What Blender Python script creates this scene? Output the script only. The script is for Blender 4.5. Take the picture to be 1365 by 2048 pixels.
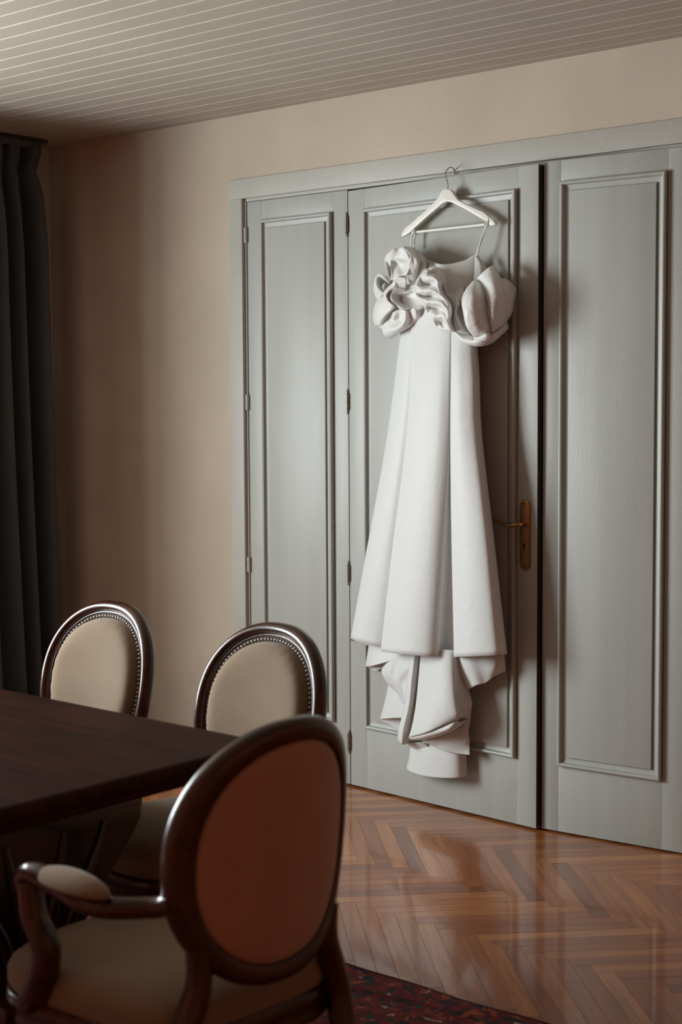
import bpy, bmesh, math, random
from mathutils import Vector, Matrix

for o in list(bpy.data.objects):
    bpy.data.objects.remove(o, do_unlink=True)
S = bpy.context.scene
COL = S.collection
rnd = random.Random(7)

# ------------------------------------------------------------------ camera
cam_d = bpy.data.cameras.new('camera')
cam = bpy.data.objects.new('camera', cam_d)
COL.objects.link(cam)
S.camera = cam
cam_d.sensor_fit = 'VERTICAL'
cam_d.sensor_height = 36.0
cam_d.sensor_width = 24.0
cam_d.lens = 52.40
YAW, PITCH, ROLL = math.radians(-39.595), math.radians(4.092), math.radians(-0.319)
fw = Vector((math.sin(YAW) * math.cos(PITCH), math.cos(YAW) * math.cos(PITCH), -math.sin(PITCH)))
rt = Vector((math.cos(YAW), -math.sin(YAW), 0))
up = rt.cross(fw)
rt2 = math.cos(ROLL) * rt + math.sin(ROLL) * up
up2 = rt2.cross(fw)
m = Matrix((rt2, up2, -fw)).transposed().to_4x4()
m.translation = Vector((0, -4.634, 1.55))
cam.matrix_world = m
cam_d.dof.use_dof = True
cam_d.dof.focus_distance = 5.35
cam_d.dof.aperture_fstop = 3.6
cam_d.clip_start = 0.05

# ------------------------------------------------------------------ world, daylight, exposure
W = bpy.data.worlds.new('World')
S.world = W
W.use_nodes = True
bg = W.node_tree.nodes['Background']
bg.inputs['Color'].default_value = (0.75, 0.85, 1.0, 1)
bg.inputs['Strength'].default_value = 0.3

def area(name, loc, sx, sy, power, color, direction):
    d = bpy.data.lights.new(name, 'AREA')
    d.shape = 'ELLIPSE'
    d.size, d.size_y, d.energy, d.color = sx, sy, power, color
    o = bpy.data.objects.new(name, d)
    COL.objects.link(o)
    o.location = loc
    o.rotation_euler = Vector(direction).to_track_quat('-Z', 'Y').to_euler()
    return o

# overcast daylight entering through the window of the left wall
WIN_Y0, WIN_Y1, WIN_Z0, WIN_Z1 = -3.95, -2.00, 0.65, 2.40
area('window_daylight', (-5.86, (WIN_Y0 + WIN_Y1) / 2, (WIN_Z0 + WIN_Z1) / 2), 1.85, 2.05, 322.0, (0.93, 1.0, 1.01), (1, 0, 0))

S.view_settings.view_transform = 'Standard'
S.view_settings.look = 'None'
S.view_settings.gamma = 1.0
S.view_settings.use_curve_mapping = False
S.view_settings.exposure = 0.0

# ------------------------------------------------------------------ materials
def nm(name):
    mt = bpy.data.materials.new(name)
    mt.use_nodes = True
    nt = mt.node_tree
    b = nt.nodes['Principled BSDF']
    return mt, nt, b

def N(nt, typ, **kw):
    n = nt.nodes.new(typ)
    for k, v in kw.items():
        if k.startswith('_'):
            setattr(n, k[1:], v)
        else:
            n.inputs[k.replace('__', ' ')].default_value = v
    return n

def ramp(nt, stops):
    r = nt.nodes.new('ShaderNodeValToRGB')
    el = r.color_ramp.elements
    while len(el) < len(stops):
        el.new(0.5)
    for e, (p, c) in zip(el, stops):
        e.position = p
        e.color = (c[0], c[1], c[2], 1)
    return r

def paint(name, c, rough=0.6, var=0.06, scale=3.0, bump=0.05, bscale=60.0, spec=0.3, streak=None):
    mt, nt, b = nm(name)
    tc = N(nt, 'ShaderNodeTexCoord')
    mp = N(nt, 'ShaderNodeMapping')
    if streak:
        mp.inputs['Scale'].default_value = streak
    nt.links.new(tc.outputs['Object'], mp.inputs['Vector'])
    n1 = N(nt, 'ShaderNodeTexNoise', Scale=scale, Detail=5.0)
    nt.links.new(mp.outputs['Vector'], n1.inputs['Vector'])
    lo = [x * (1 - var) for x in c]
    hi = [min(1, x * (1 + var)) for x in c]
    rp = ramp(nt, [(0.3, lo), (0.7, hi)])
    nt.links.new(n1.outputs['Fac'], rp.inputs['Fac'])
    nt.links.new(rp.outputs['Color'], b.inputs['Base Color'])
    n2 = N(nt, 'ShaderNodeTexNoise', Scale=bscale, Detail=4.0)
    nt.links.new(mp.outputs['Vector'], n2.inputs['Vector'])
    bp = N(nt, 'ShaderNodeBump', Strength=bump, Distance=0.01)
    nt.links.new(n2.outputs['Fac'], bp.inputs['Height'])
    nt.links.new(bp.outputs['Normal'], b.inputs['Normal'])
    b.inputs['Roughness'].default_value = rough
    b.inputs['Specular IOR Level'].default_value = spec
    return mt

M_wall = paint('plaster_beige', (0.49, 0.415, 0.33), rough=0.75, bump=0.12, bscale=90, spec=0.15)
M_wall2 = paint('plaster_warm', (0.50, 0.19, 0.105), rough=0.8, bump=0.12, bscale=90, spec=0.15)
M_ceil = paint('ceiling_paint', (0.41, 0.36, 0.295), rough=0.62, var=0.04, spec=0.3)
M_door = paint('door_grey_paint', (0.375, 0.383, 0.36), rough=0.42, var=0.05, scale=2.5, bump=0.06, bscale=40, spec=0.4, streak=(6, 6, 0.5))
M_casing = paint('casing_grey_paint', (0.42, 0.41, 0.375), rough=0.5, var=0.05, bump=0.08, spec=0.35)
M_dark = paint('closet_dark', (0.03, 0.028, 0.026), rough=0.9)
M_white = paint('white_gloss', (0.72, 0.71, 0.68), rough=0.35, var=0.02)
M_hangwood = paint('hanger_white_paint', (0.74, 0.72, 0.67), rough=0.35, var=0.03, scale=20)

def metal(name, c, rough, var=0.2):
    mt, nt, b = nm(name)
    n1 = N(nt, 'ShaderNodeTexNoise', Scale=25.0, Detail=4.0)
    rp = ramp(nt, [(0.3, [x * (1 - var) for x in c]), (0.7, c)])
    nt.links.new(n1.outputs['Fac'], rp.inputs['Fac'])
    nt.links.new(rp.outputs['Color'], b.inputs['Base Color'])
    b.inputs['Metallic'].default_value = 1.0
    b.inputs['Roughness'].default_value = rough
    return mt

M_brass = metal('aged_brass', (0.48, 0.27, 0.12), 0.3)
M_steel = metal('steel_wire', (0.55, 0.53, 0.5), 0.25)
M_hinge = metal('hinge_metal', (0.30, 0.27, 0.23), 0.4)
M_nail = metal('antique_nail', (0.42, 0.38, 0.33), 0.32)
M_rail = paint('dark_rail', (0.05, 0.035, 0.028), rough=0.5)
M_black = paint('keyhole_black', (0.01, 0.01, 0.01), rough=0.6)

def wood_floor(name, island):
    mt, nt, b = nm(name)
    tc = N(nt, 'ShaderNodeTexCoord')
    src = N(nt, 'ShaderNodeNewGeometry').outputs['Random Per Island'] if island else N(nt, 'ShaderNodeObjectInfo').outputs['Random']
    pos = N(nt, 'ShaderNodeMapping')
    if island:
        nt.links.new(tc.outputs['UV'], pos.inputs['Vector'])
    else:
        nt.links.new(tc.outputs['Object'], pos.inputs['Vector'])
    off = N(nt, 'ShaderNodeVectorMath', _operation='SCALE')
    off.inputs[0].default_value = (37.0, 19.0, 11.0)
    nt.links.new(src, off.inputs['Scale'])
    add = N(nt, 'ShaderNodeVectorMath', _operation='ADD')
    nt.links.new(pos.outputs['Vector'], add.inputs[0])
    nt.links.new(off.outputs['Vector'], add.inputs[1])
    st = N(nt, 'ShaderNodeMapping')
    st.inputs['Scale'].default_value = (2.5, 34, 1)
    nt.links.new(add.outputs['Vector'], st.inputs['Vector'])
    gr = N(nt, 'ShaderNodeTexNoise', Scale=1.6, Detail=8.0, Roughness=0.6, Distortion=0.6)
    nt.links.new(st.outputs['Vector'], gr.inputs['Vector'])
    base = ramp(nt, [(0.0, (0.21, 0.058, 0.016)), (0.035, (0.28, 0.083, 0.022)), (0.45, (0.355, 0.118, 0.033)),
                     (0.8, (0.43, 0.16, 0.049)), (1.0, (0.50, 0.21, 0.07))])
    nt.links.new(src, base.inputs['Fac'])
    grc = ramp(nt, [(0.25, (0.52, 0.45, 0.40)), (0.5, (0.92, 0.90, 0.87)), (0.75, (1.14, 1.14, 1.10))])
    nt.links.new(gr.outputs['Fac'], grc.inputs['Fac'])
    mx = N(nt, 'ShaderNodeMix', _data_type='RGBA', _blend_type='MULTIPLY')
    mx.inputs[0].default_value = 1.0
    nt.links.new(base.outputs['Color'], mx.inputs[6])
    nt.links.new(grc.outputs['Color'], mx.inputs[7])
    kn = N(nt, 'ShaderNodeTexVoronoi', Scale=2.2)
    stk = N(nt, 'ShaderNodeMapping')
    stk.inputs['Scale'].default_value = (1.0, 2.2, 1)
    nt.links.new(add.outputs['Vector'], stk.inputs['Vector'])
    nt.links.new(stk.outputs['Vector'], kn.inputs['Vector'])
    knr = ramp(nt, [(0.0, (0.25, 0.16, 0.12)), (0.045, (0.6, 0.5, 0.45)), (0.09, (1, 1, 1))])
    nt.links.new(kn.outputs['Distance'], knr.inputs['Fac'])
    mk = N(nt, 'ShaderNodeMix', _data_type='RGBA', _blend_type='MULTIPLY')
    mk.inputs[0].default_value = 0.8
    nt.links.new(mx.outputs[2], mk.inputs[6])
    nt.links.new(knr.outputs['Color'], mk.inputs[7])
    nt.links.new(mk.outputs[2], b.inputs['Base Color'])
    b.inputs['Roughness'].default_value = 0.30
    b.inputs['Specular IOR Level'].default_value = 0.5
    b.inputs['Coat Weight'].default_value = 0.5
    b.inputs['Coat Roughness'].default_value = 0.07
    wv = N(nt, 'ShaderNodeTexNoise', Scale=7.0, Detail=3.0)
    nt.links.new(tc.outputs['Object'], wv.inputs['Vector'])
    bp = N(nt, 'ShaderNodeBump', Strength=0.05, Distance=0.01)
    nt.links.new(wv.outputs['Fac'], bp.inputs['Height'])
    nt.links.new(bp.outputs['Normal'], b.inputs['Normal'])
    return mt

M_plank = wood_floor('parquet_oak', False)
M_plank_field = wood_floor('parquet_oak_field', True)

def dark_wood(name, c0, c1, rough, spec=0.5, coat=0.25):
    mt, nt, b = nm(name)
    tc = N(nt, 'ShaderNodeTexCoord')
    mp = N(nt, 'ShaderNodeMapping')
    mp.inputs['Scale'].default_value = (3, 26, 14)
    nt.links.new(tc.outputs['Object'], mp.inputs['Vector'])
    n1 = N(nt, 'ShaderNodeTexNoise', Scale=1.2, Detail=7.0, Distortion=0.8)
    nt.links.new(mp.outputs['Vector'], n1.inputs['Vector'])
    rp = ramp(nt, [(0.3, c0), (0.7, c1)])
    nt.links.new(n1.outputs['Fac'], rp.inputs['Fac'])
    nt.links.new(rp.outputs['Color'], b.inputs['Base Color'])
    b.inputs['Roughness'].default_value = rough
    b.inputs['Specular IOR Level'].default_value = spec
    b.inputs['Coat Weight'].default_value = coat
    b.inputs['Coat Roughness'].default_value = 0.12
    return mt

M_mahog = dark_wood('chair_mahogany', (0.022, 0.0065, 0.0035), (0.062, 0.017, 0.008), 0.27, 0.45, 0.2)
M_table = dark_wood('table_mahogany', (0.018, 0.007, 0.005), (0.045, 0.013, 0.007), 0.5, 0.06, 0.0)

M_base = dark_wood('carved_base', (0.008, 0.004, 0.003), (0.018, 0.007, 0.005), 0.22, 0.5, 0.3)

def fabric(name, c, scale=900.0, bump=0.15, rough=0.85, sheen=0.25, var=0.07):
    mt, nt, b = nm(name)
    tc = N(nt, 'ShaderNodeTexCoord')
    wv = N(nt, 'ShaderNodeTexNoise', Scale=scale, Detail=2.0)
    nt.links.new(tc.outputs['Object'], wv.inputs['Vector'])
    n1 = N(nt, 'ShaderNodeTexNoise', Scale=9.0, Detail=4.0)
    nt.links.new(tc.outputs['Object'], n1.inputs['Vector'])
    rp = ramp(nt, [(0.3, [x * (1 - var) for x in c]), (0.7, [min(1, x * (1 + var)) for x in c])])
    nt.links.new(n1.outputs['Fac'], rp.inputs['Fac'])
    nt.links.new(rp.outputs['Color'], b.inputs['Base Color'])
    bp = N(nt, 'ShaderNodeBump', Strength=bump, Distance=0.002)
    nt.links.new(wv.outputs['Fac'], bp.inputs['Height'])
    nt.links.new(bp.outputs['Normal'], b.inputs['Normal'])
    b.inputs['Roughness'].default_value = rough
    b.inputs['Sheen Weight'].default_value = sheen
    b.inputs['Specular IOR Level'].default_value = 0.2
    return mt

M_uphol = fabric('beige_upholstery', (0.215, 0.15, 0.095))
M_rear = fabric('shade_toned_rear_upholstery', (0.38, 0.225, 0.155))  # warm brown of the unlit rear side put into the cloth colour
M_curtain = fabric('charcoal_curtain', (0.062, 0.072, 0.075), scale=500, sheen=0.1)

def satin(name, c, rough, tr, wrinkle=0.0):
    mt, nt, b = nm(name)
    tc = N(nt, 'ShaderNodeTexCoord')
    mp = N(nt, 'ShaderNodeMapping')
    mp.inputs['Scale'].default_value = (60, 60, 900)
    nt.links.new(tc.outputs['Object'], mp.inputs['Vector'])
    wv = N(nt, 'ShaderNodeTexNoise', Scale=1.0, Detail=3.0)
    nt.links.new(mp.outputs['Vector'], wv.inputs['Vector'])
    rp = ramp(nt, [(0.3, [x * 0.985 for x in c]), (0.7, c)])
    nt.links.new(wv.outputs['Fac'], rp.inputs['Fac'])
    nt.links.new(rp.outputs['Color'], b.inputs['Base Color'])
    bp = N(nt, 'ShaderNodeBump', Strength=0.06, Distance=0.002)
    nt.links.new(wv.outputs['Fac'], bp.inputs['Height'])
    nt.links.new(bp.outputs['Normal'], b.inputs['Normal'])
    wr = N(nt, 'ShaderNodeTexNoise', Scale=11.0, Detail=2.5, Distortion=1.2)
    nt.links.new(tc.outputs['Object'], wr.inputs['Vector'])
    b2 = N(nt, 'ShaderNodeBump', Strength=wrinkle, Distance=0.02)
    nt.links.new(wr.outputs['Fac'], b2.inputs['Height'])
    nt.links.new(bp.outputs['Normal'], b2.inputs['Normal'])
    nt.links.new(b2.outputs['Normal'], b.inputs['Normal'])
    b.inputs['Roughness'].default_value = rough
    b.inputs['Specular IOR Level'].default_value = 0.35
    b.inputs['Sheen Weight'].default_value = 0.2
    if tr:
        out = nt.nodes['Material Output']
        t = N(nt, 'ShaderNodeBsdfTranslucent', Color=(c[0], c[1], c[2], 1))
        mx = N(nt, 'ShaderNodeMixShader')
        mx.inputs[0].default_value = tr
        nt.links.new(b.outputs[0], mx.inputs[1])
        nt.links.new(t.outputs[0], mx.inputs[2])
        nt.links.new(mx.outputs[0], out.inputs['Surface'])
    return mt

M_satin = satin('white_mikado', (0.71, 0.72, 0.715), 0.5, 0.12, 0.10)
M_ruffle = satin('white_satin', (0.89, 0.885, 0.865), 0.34, 0.26, 0.42)

def rug_mat():
    mt, nt, b = nm('persian_rug_pile')
    tc = N(nt, 'ShaderNodeTexCoord')
    dis = N(nt, 'ShaderNodeTexNoise', Scale=9.0, Detail=3.0)
    nt.links.new(tc.outputs['Object'], dis.inputs['Vector'])
    mxv = N(nt, 'ShaderNodeMix', _data_type='RGBA')
    mxv.inputs[0].default_value = 0.12
    nt.links.new(tc.outputs['Object'], mxv.inputs[6])
    nt.links.new(dis.outputs['Color'], mxv.inputs[7])
    v1 = N(nt, 'ShaderNodeTexVoronoi', Scale=60.0)
    nt.links.new(mxv.outputs[2], v1.inputs['Vector'])
    sep = N(nt, 'ShaderNodeSeparateColor')
    nt.links.new(v1.outputs['Color'], sep.inputs['Color'])
    c1 = ramp(nt, [(0.0, (0.014, 0.020, 0.040)), (0.16, (0.013, 0.016, 0.028)), (0.17, (0.15, 0.012, 0.016)), (0.55, (0.10, 0.010, 0.014)),
                   (0.56, (0.20, 0.022, 0.022)), (0.80, (0.17, 0.018, 0.02)), (0.81, (0.30, 0.075, 0.045)), (0.93, (0.025, 0.06, 0.075)), (0.97, (0.45, 0.33, 0.26))])
    c1.color_ramp.interpolation = 'CONSTANT'
    nt.links.new(sep.outputs['Red'], c1.inputs['Fac'])
    ed = N(nt, 'ShaderNodeTexVoronoi', Scale=130.0)
    nt.links.new(mxv.outputs[2], ed.inputs['Vector'])
    sp2 = N(nt, 'ShaderNodeSeparateColor')
    nt.links.new(ed.outputs['Color'], sp2.inputs['Color'])
    c2 = ramp(nt, [(0.0, (0.45, 0.4, 0.4)), (0.5, (1, 1, 1)), (1.0, (1.5, 1.3, 1.3))])
    nt.links.new(sp2.outputs['Green'], c2.inputs['Fac'])
    mx = N(nt, 'ShaderNodeMix', _data_type='RGBA', _blend_type='MULTIPLY')
    mx.inputs[0].default_value = 0.85
    nt.links.new(c1.outputs['Color'], mx.inputs[6])
    nt.links.new(c2.outputs['Color'], mx.inputs[7])
    nt.links.new(mx.outputs[2], b.inputs['Base Color'])
    b.inputs['Roughness'].default_value = 0.95
    b.inputs['Specular IOR Level'].default_value = 0.1
    b.inputs['Sheen Weight'].default_value = 0.15
    n2 = N(nt, 'ShaderNodeTexNoise', Scale=350.0, Detail=2.0)
    nt.links.new(tc.outputs['Object'], n2.inputs['Vector'])
    bp = N(nt, 'ShaderNodeBump', Strength=0.5, Distance=0.004)
    nt.links.new(n2.outputs['Fac'], bp.inputs['Height'])
    nt.links.new(bp.outputs['Normal'], b.inputs['Normal'])
    return mt

M_rug = rug_mat()
M_fringe = fabric('rug_edge_wool', (0.07, 0.015, 0.014), scale=300)

def glass_mat():
    mt = bpy.data.materials.new('window_glass')
    mt.use_nodes = True
    nt = mt.node_tree
    nt.nodes.clear()
    out = nt.nodes.new('ShaderNodeOutputMaterial')
    mix = nt.nodes.new('ShaderNodeMixShader')
    mix.inputs[0].default_value = 0.06
    t = nt.nodes.new('ShaderNodeBsdfTransparent')
    g = nt.nodes.new('ShaderNodeBsdfGlossy')
    g.inputs['Roughness'].default_value = 0.02
    nt.links.new(t.outputs[0], mix.inputs[1])
    nt.links.new(g.outputs[0], mix.inputs[2])
    nt.links.new(mix.outputs[0], out.inputs[0])
    return mt

M_glass = glass_mat()

# ------------------------------------------------------------------ helpers
def link(name, me, mat, parent=None, smooth=None):
    o = bpy.data.objects.new(name, me)
    COL.objects.link(o)
    if mat is not None and len(me.materials) == 0:
        me.materials.append(mat)
    if parent is not None:
        o.parent = parent
    if smooth is not None:
        for p in me.polygons:
            p.use_smooth = True
        if smooth < 180:
            me.set_sharp_from_angle(angle=math.radians(smooth))
    return o

def bm_obj(name, bm, mat, parent=None, smooth=None):
    me = bpy.data.meshes.new(name)
    bmesh.ops.recalc_face_normals(bm, faces=bm.faces)
    bm.to_mesh(me)
    bm.free()
    return link(name, me, mat, parent, smooth)

def box_bm(bm, x0, x1, y0, y1, z0, z1, bev=0.0):
    b2 = bmesh.new()
    bmesh.ops.create_cube(b2, size=1.0)
    for v in b2.verts:
        v.co = Vector(((x0 + x1) / 2 + v.co.x * (x1 - x0), (y0 + y1) / 2 + v.co.y * (y1 - y0), (z0 + z1) / 2 + v.co.z * (z1 - z0)))
    if bev:
        bmesh.ops.bevel(b2, geom=list(b2.edges), offset=bev, segments=2, profile=0.6, affect='EDGES')
    tmp = bpy.data.meshes.new('tmp')
    b2.to_mesh(tmp)
    b2.free()
    bm.from_mesh(tmp)
    bpy.data.meshes.remove(tmp)

def box(name, x0, x1, y0, y1, z0, z1, mat, parent=None, bev=0.0):
    bm = bmesh.new()
    box_bm(bm, x0, x1, y0, y1, z0, z1, bev)
    return bm_obj(name, bm, mat, parent, 40 if bev else None)

def empty(name, loc=(0, 0, 0), rz=0.0):
    o = bpy.data.objects.new(name, None)
    o.empty_display_size = 0.1
    COL.objects.link(o)
    o.location = loc
    o.rotation_euler = (0, 0, rz)
    return o

def tag(o, label=None, cat=None, group=None, kind=None):
    if label: o['label'] = label
    if cat: o['category'] = cat
    if group: o['group'] = group
    if kind: o['kind'] = kind
    return o

def cr(p0, p1, p2, p3, t):
    return 0.5 * ((2 * p1) + (p2 - p0) * t + (2 * p0 - 5 * p1 + 4 * p2 - p3) * t * t + (3 * p1 - p0 - 3 * p2 + p3) * t ** 3)

def spline(pts, n):
    P = [Vector(p) for p in pts]
    if len(P) == 2:
        return [P[0].lerp(P[1], i / (n - 1)) for i in range(n)]
    d = [0.0]
    for a, b in zip(P, P[1:]):
        d.append(d[-1] + max(1e-6, (b - a).length))
    out = []
    k = 0
    for i in range(n):
        s = d[-1] * i / (n - 1)
        while k < len(P) - 2 and s > d[k + 1]:
            k += 1
        t = min(1.0, (s - d[k]) / (d[k + 1] - d[k]))
        a = P[k - 1] if k > 0 else P[0] * 2 - P[1]
        e = P[k + 2] if k + 2 < len(P) else P[-1] * 2 - P[-2]
        out.append(cr(a, P[k], P[k + 1], e, t))
    return out

def loft_bm(bm, lines, nu, nv, closed=False):
    """cloth sheet through several guide lines: nv points down each line, nu columns between neighbouring lines"""
    R = [spline(l, nv) for l in lines]
    rows = []
    for j in range(nv):
        col = [r[j] for r in R]
        pts = []
        m_ = len(col)
        rng = m_ if closed else m_ - 1
        for k in range(rng):
            g = lambda q: col[q % m_] if closed else (col[q] if 0 <= q < m_ else (col[0] * 2 - col[1] if q < 0 else col[-1] * 2 - col[-2]))
            for i in range(nu):
                pts.append(cr(g(k - 1), g(k), g(k + 1), g(k + 2), i / nu))
        if not closed:
            pts.append(col[-1])
        rows.append([bm.verts.new(p) for p in pts])
    n = len(rows[0])
    for j in range(nv - 1):
        for i in range(n if closed else n - 1):
            bm.faces.new((rows[j][i], rows[j][(i + 1) % n], rows[j + 1][(i + 1) % n], rows[j + 1][i]))

def cloth(name, sheets, mat, parent, thick=0.0025, nu=7, nv=44):
    bm = bmesh.new()
    for s in sheets:
        cl = False
        if isinstance(s, tuple):
            s, cl = s
        loft_bm(bm, s, nu, nv, cl)
    me = bpy.data.meshes.new(name)
    bm.to_mesh(me)
    bm.free()
    o = link(name, me, mat, parent, 180)
    md = o.modifiers.new('thickness', 'SOLIDIFY')
    md.thickness = thick
    md.offset = 0
    return o

def tube_bm(bm, pts, radii, seg=10, caps=True, flat=1.0):
    P = [Vector(p) for p in pts]
    if not hasattr(radii, '__len__'):
        radii = [radii] * len(P)
    rings = []
    prev = None
    for i, p in enumerate(P):
        t = (P[min(i + 1, len(P) - 1)] - P[max(i - 1, 0)]).normalized()
        if prev is None:
            a = Vector((0, 0, 1)) if abs(t.z) < 0.9 else Vector((1, 0, 0))
            u = t.cross(a).normalized()
        else:
            u = (prev - t * prev.dot(t)).normalized()
        prev = u
        w = t.cross(u)
        rings.append([bm.verts.new(p + (u * math.cos(2 * math.pi * k / seg) + w * math.sin(2 * math.pi * k / seg) * flat) * radii[i]) for k in range(seg)])
    for a, b in zip(rings, rings[1:]):
        for k in range(seg):
            bm.faces.new((a[k], a[(k + 1) % seg], b[(k + 1) % seg], b[k]))
    if caps:
        bm.faces.new(rings[0][::-1])
        bm.faces.new(rings[-1])

def tube(name, pts, radii, mat, parent, seg=10, n=None, flat=1.0):
    bm = bmesh.new()
    if n:
        r = radii if hasattr(radii, '__len__') else [radii] * len(pts)
        q = spline([Vector((*p, 0)) if False else Vector(p) for p in pts], n)
        rr = []
        for i in range(n):
            s = (len(r) - 1) * i / (n - 1)
            k = min(int(s), len(r) - 2)
            rr.append(r[k] + (r[k + 1] - r[k]) * (s - k))
        pts, radii = q, rr
    tube_bm(bm, pts, radii, seg, True, flat)
    return bm_obj(name, bm, mat, parent, 50)

def lathe_bm(bm, prof, cx, cy, seg=16, flute=0, fd=0.0):
    rings = []
    for r, z in prof:
        rg = []
        for k in range(seg):
            a = 2 * math.pi * k / seg
            q = r * (1 - (fd * (0.5 - 0.5 * math.cos(flute * a)) if flute else 0))
            rg.append(bm.verts.new((cx + q * math.cos(a), cy + q * math.sin(a), z)))
        rings.append(rg)
    for a, b in zip(rings, rings[1:]):
        for k in range(seg):
            bm.faces.new((a[k], a[(k + 1) % seg], b[(k + 1) % seg], b[k]))
    bm.faces.new(rings[0][::-1])
    bm.faces.new(rings[-1])

def prism_bm(bm, poly, axis, a0, a1):
    """extrude a 2D outline; axis 'y' takes (x, z) points, axis 'x' takes (y, z), axis 'z' takes (x, y)"""
    def P(p, a):
        return {'y': (p[0], a, p[1]), 'x': (a, p[0], p[1]), 'z': (p[0], p[1], a)}[axis]
    A = [bm.verts.new(P(p, a0)) for p in poly]
    B = [bm.verts.new(P(p, a1)) for p in poly]
    n = len(poly)
    bm.faces.new(A[::-1])
    bm.faces.new(B)
    for i in range(n):
        bm.faces.new((A[i], A[(i + 1) % n], B[(i + 1) % n], B[i]))

# ------------------------------------------------------------------ room shell
X0, X1, Y0, Y1, ZC = -5.6, 1.7, -6.4, -0.010, 2.766

# floor with herringbone parquet
floor = tag(box('floor', X0 - 0.2, X1 + 0.2, Y0 - 0.2, 0.6, -0.16, -0.013, M_dark), kind='structure')
PL, PW = 0.54, 0.054
G = 0.0002
q2 = math.sqrt(0.5)
def plank_mesh(poly, name):
    bm = bmesh.new()
    c = 0.0006
    cx = sum(p[0] for p in poly) / len(poly)
    cy = sum(p[1] for p in poly) / len(poly)
    def inset(p, d):
        v = Vector((cx - p[0], cy - p[1]))
        return (p[0] + (d if v.x > 0 else -d), p[1] + (d if v.y > 0 else -d))
    bot = [bm.verts.new((*inset(p, G), -0.013)) for p in poly]
    mid = [bm.verts.new((*inset(p, G), -c)) for p in poly]
    top = [bm.verts.new((*inset(p, G + c), 0)) for p in poly]
    n = len(poly)
    bm.faces.new(top)
    for i in range(n):
        bm.faces.new((bot[i], bot[(i + 1) % n], mid[(i + 1) % n], mid[i]))
        bm.faces.new((mid[i], mid[(i + 1) % n], top[(i + 1) % n], top[i]))
    me = bpy.data.meshes.new(name)
    bmesh.ops.recalc_face_normals(bm, faces=bm.faces)
    bm.to_mesh(me)
    bm.free()
    me.materials.append(M_plank)
    return me

def clip(poly, x0, x1, y0, y1):
    def side(poly, f, inter):
        out = []
        for i in range(len(poly)):
            a, b = poly[i], poly[(i + 1) % len(poly)]
            if f(a): out.append(a)
            if f(a) != f(b): out.append(inter(a, b))
        return out
    def ix(x): return lambda a, b: (x, a[1] + (b[1] - a[1]) * (x - a[0]) / (b[0] - a[0]))
    def iy(y): return lambda a, b: (a[0] + (b[0] - a[0]) * (y - a[1]) / (b[1] - a[1]), y)
    for f, i_ in ((lambda p: p[0] >= x0, ix(x0)), (lambda p: p[0] <= x1, ix(x1)), (lambda p: p[1] >= y0, iy(y0)), (lambda p: p[1] <= y1, iy(y1))):
        poly = side(poly, f, i_)
        if len(poly) < 3: return []
    return poly

OX, OY = -3.376 - 3 * PW * q2, -0.33
boards = []
for i in range(-75, 90):
    for j in range(-10, 3):
        for kind in 'HV':
            bu, bv = i * PW + j * PL, i * PW - j * PL
            r = (bu, bu + PL, bv, bv + PW) if kind == 'H' else (bu, bu + PW, bv + PW, bv + PW + PL)
            uc, vc = (r[0] + r[1]) / 2, (r[2] + r[3]) / 2
            xc, yc = OX + (uc + vc) * q2, OY + (uc - vc) * q2
            if X0 - 0.4 < xc < X1 + 0.4 and Y0 - 0.4 < yc < 0.75:
                boards.append((xc, yc, kind))
def board_poly(b):
    ang = math.pi / 4 if b[2] == 'H' else -math.pi / 4
    c, s = math.cos(ang), math.sin(ang)
    return [(b[0] + dx * PL / 2 * c - dy * PW / 2 * s, b[1] + dx * PL / 2 * s + dy * PW / 2 * c) for dx, dy in ((-1, -1), (1, -1), (1, 1), (-1, 1))]
boards.sort(key=lambda b: (b[0] + 2.6) ** 2 + 1.4 * (b[1] + 0.75) ** 2 + (1.5 if b[1] < -1.75 else 0))
pm = plank_mesh([(-PL / 2, -PW / 2), (PL / 2, -PW / 2), (PL / 2, PW / 2), (-PL / 2, PW / 2)], 'plank')
field = []
count = 0
for b in boards:
    p = board_poly(b)
    full = clip(p, X0, X1, Y0, 0.5)
    if len(full) == 4 and abs(sum(x[0] for x in full) / 4 - b[0]) < 1e-6 and count < 290:
        o = bpy.data.objects.new('plank', pm)
        COL.objects.link(o)
        o.parent = floor
        o.location = (b[0], b[1], rnd.uniform(-0.0003, 0.0))
        o.rotation_euler = (rnd.uniform(-.0007, .0007), rnd.uniform(-.0003, .0003), (math.pi / 4 if b[2] == 'H' else -math.pi / 4) + (math.pi if rnd.random() < .5 else 0))
        count += 1
    elif len(full) >= 3:
        field.append((full, b))
bm = bmesh.new()
uvl = bm.loops.layers.uv.new('UVMap')
for poly, b in field:
    ang = math.pi / 4 if b[2] == 'H' else -math.pi / 4
    c, s = math.cos(ang), math.sin(ang)
    f = bm.faces.new([bm.verts.new((p[0], p[1], 0)) for p in poly])
    cc = f.calc_center_median()
    g = bmesh.ops.inset_region(bm, faces=[f], thickness=0.0005, depth=0.0)
    for v in f.verts: v.co.z = 0.0
    ring = [ff for ff in g['faces']]
    vs = set(v for ff in ring for v in ff.verts) - set(f.verts)
    for v in vs: v.co.z = -0.006
    for ff in ring + [f]:
        for lp in ff.loops:
            dx, dy = lp.vert.co.x - b[0], lp.vert.co.y - b[1]
            lp[uvl].uv = (dx * c + dy * s, -dx * s + dy * c)
me = bpy.data.meshes.new('plank_field')
bm.to_mesh(me)
bm.free()
tag(link('plank_field', me, M_plank_field, floor), kind='stuff')

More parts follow.
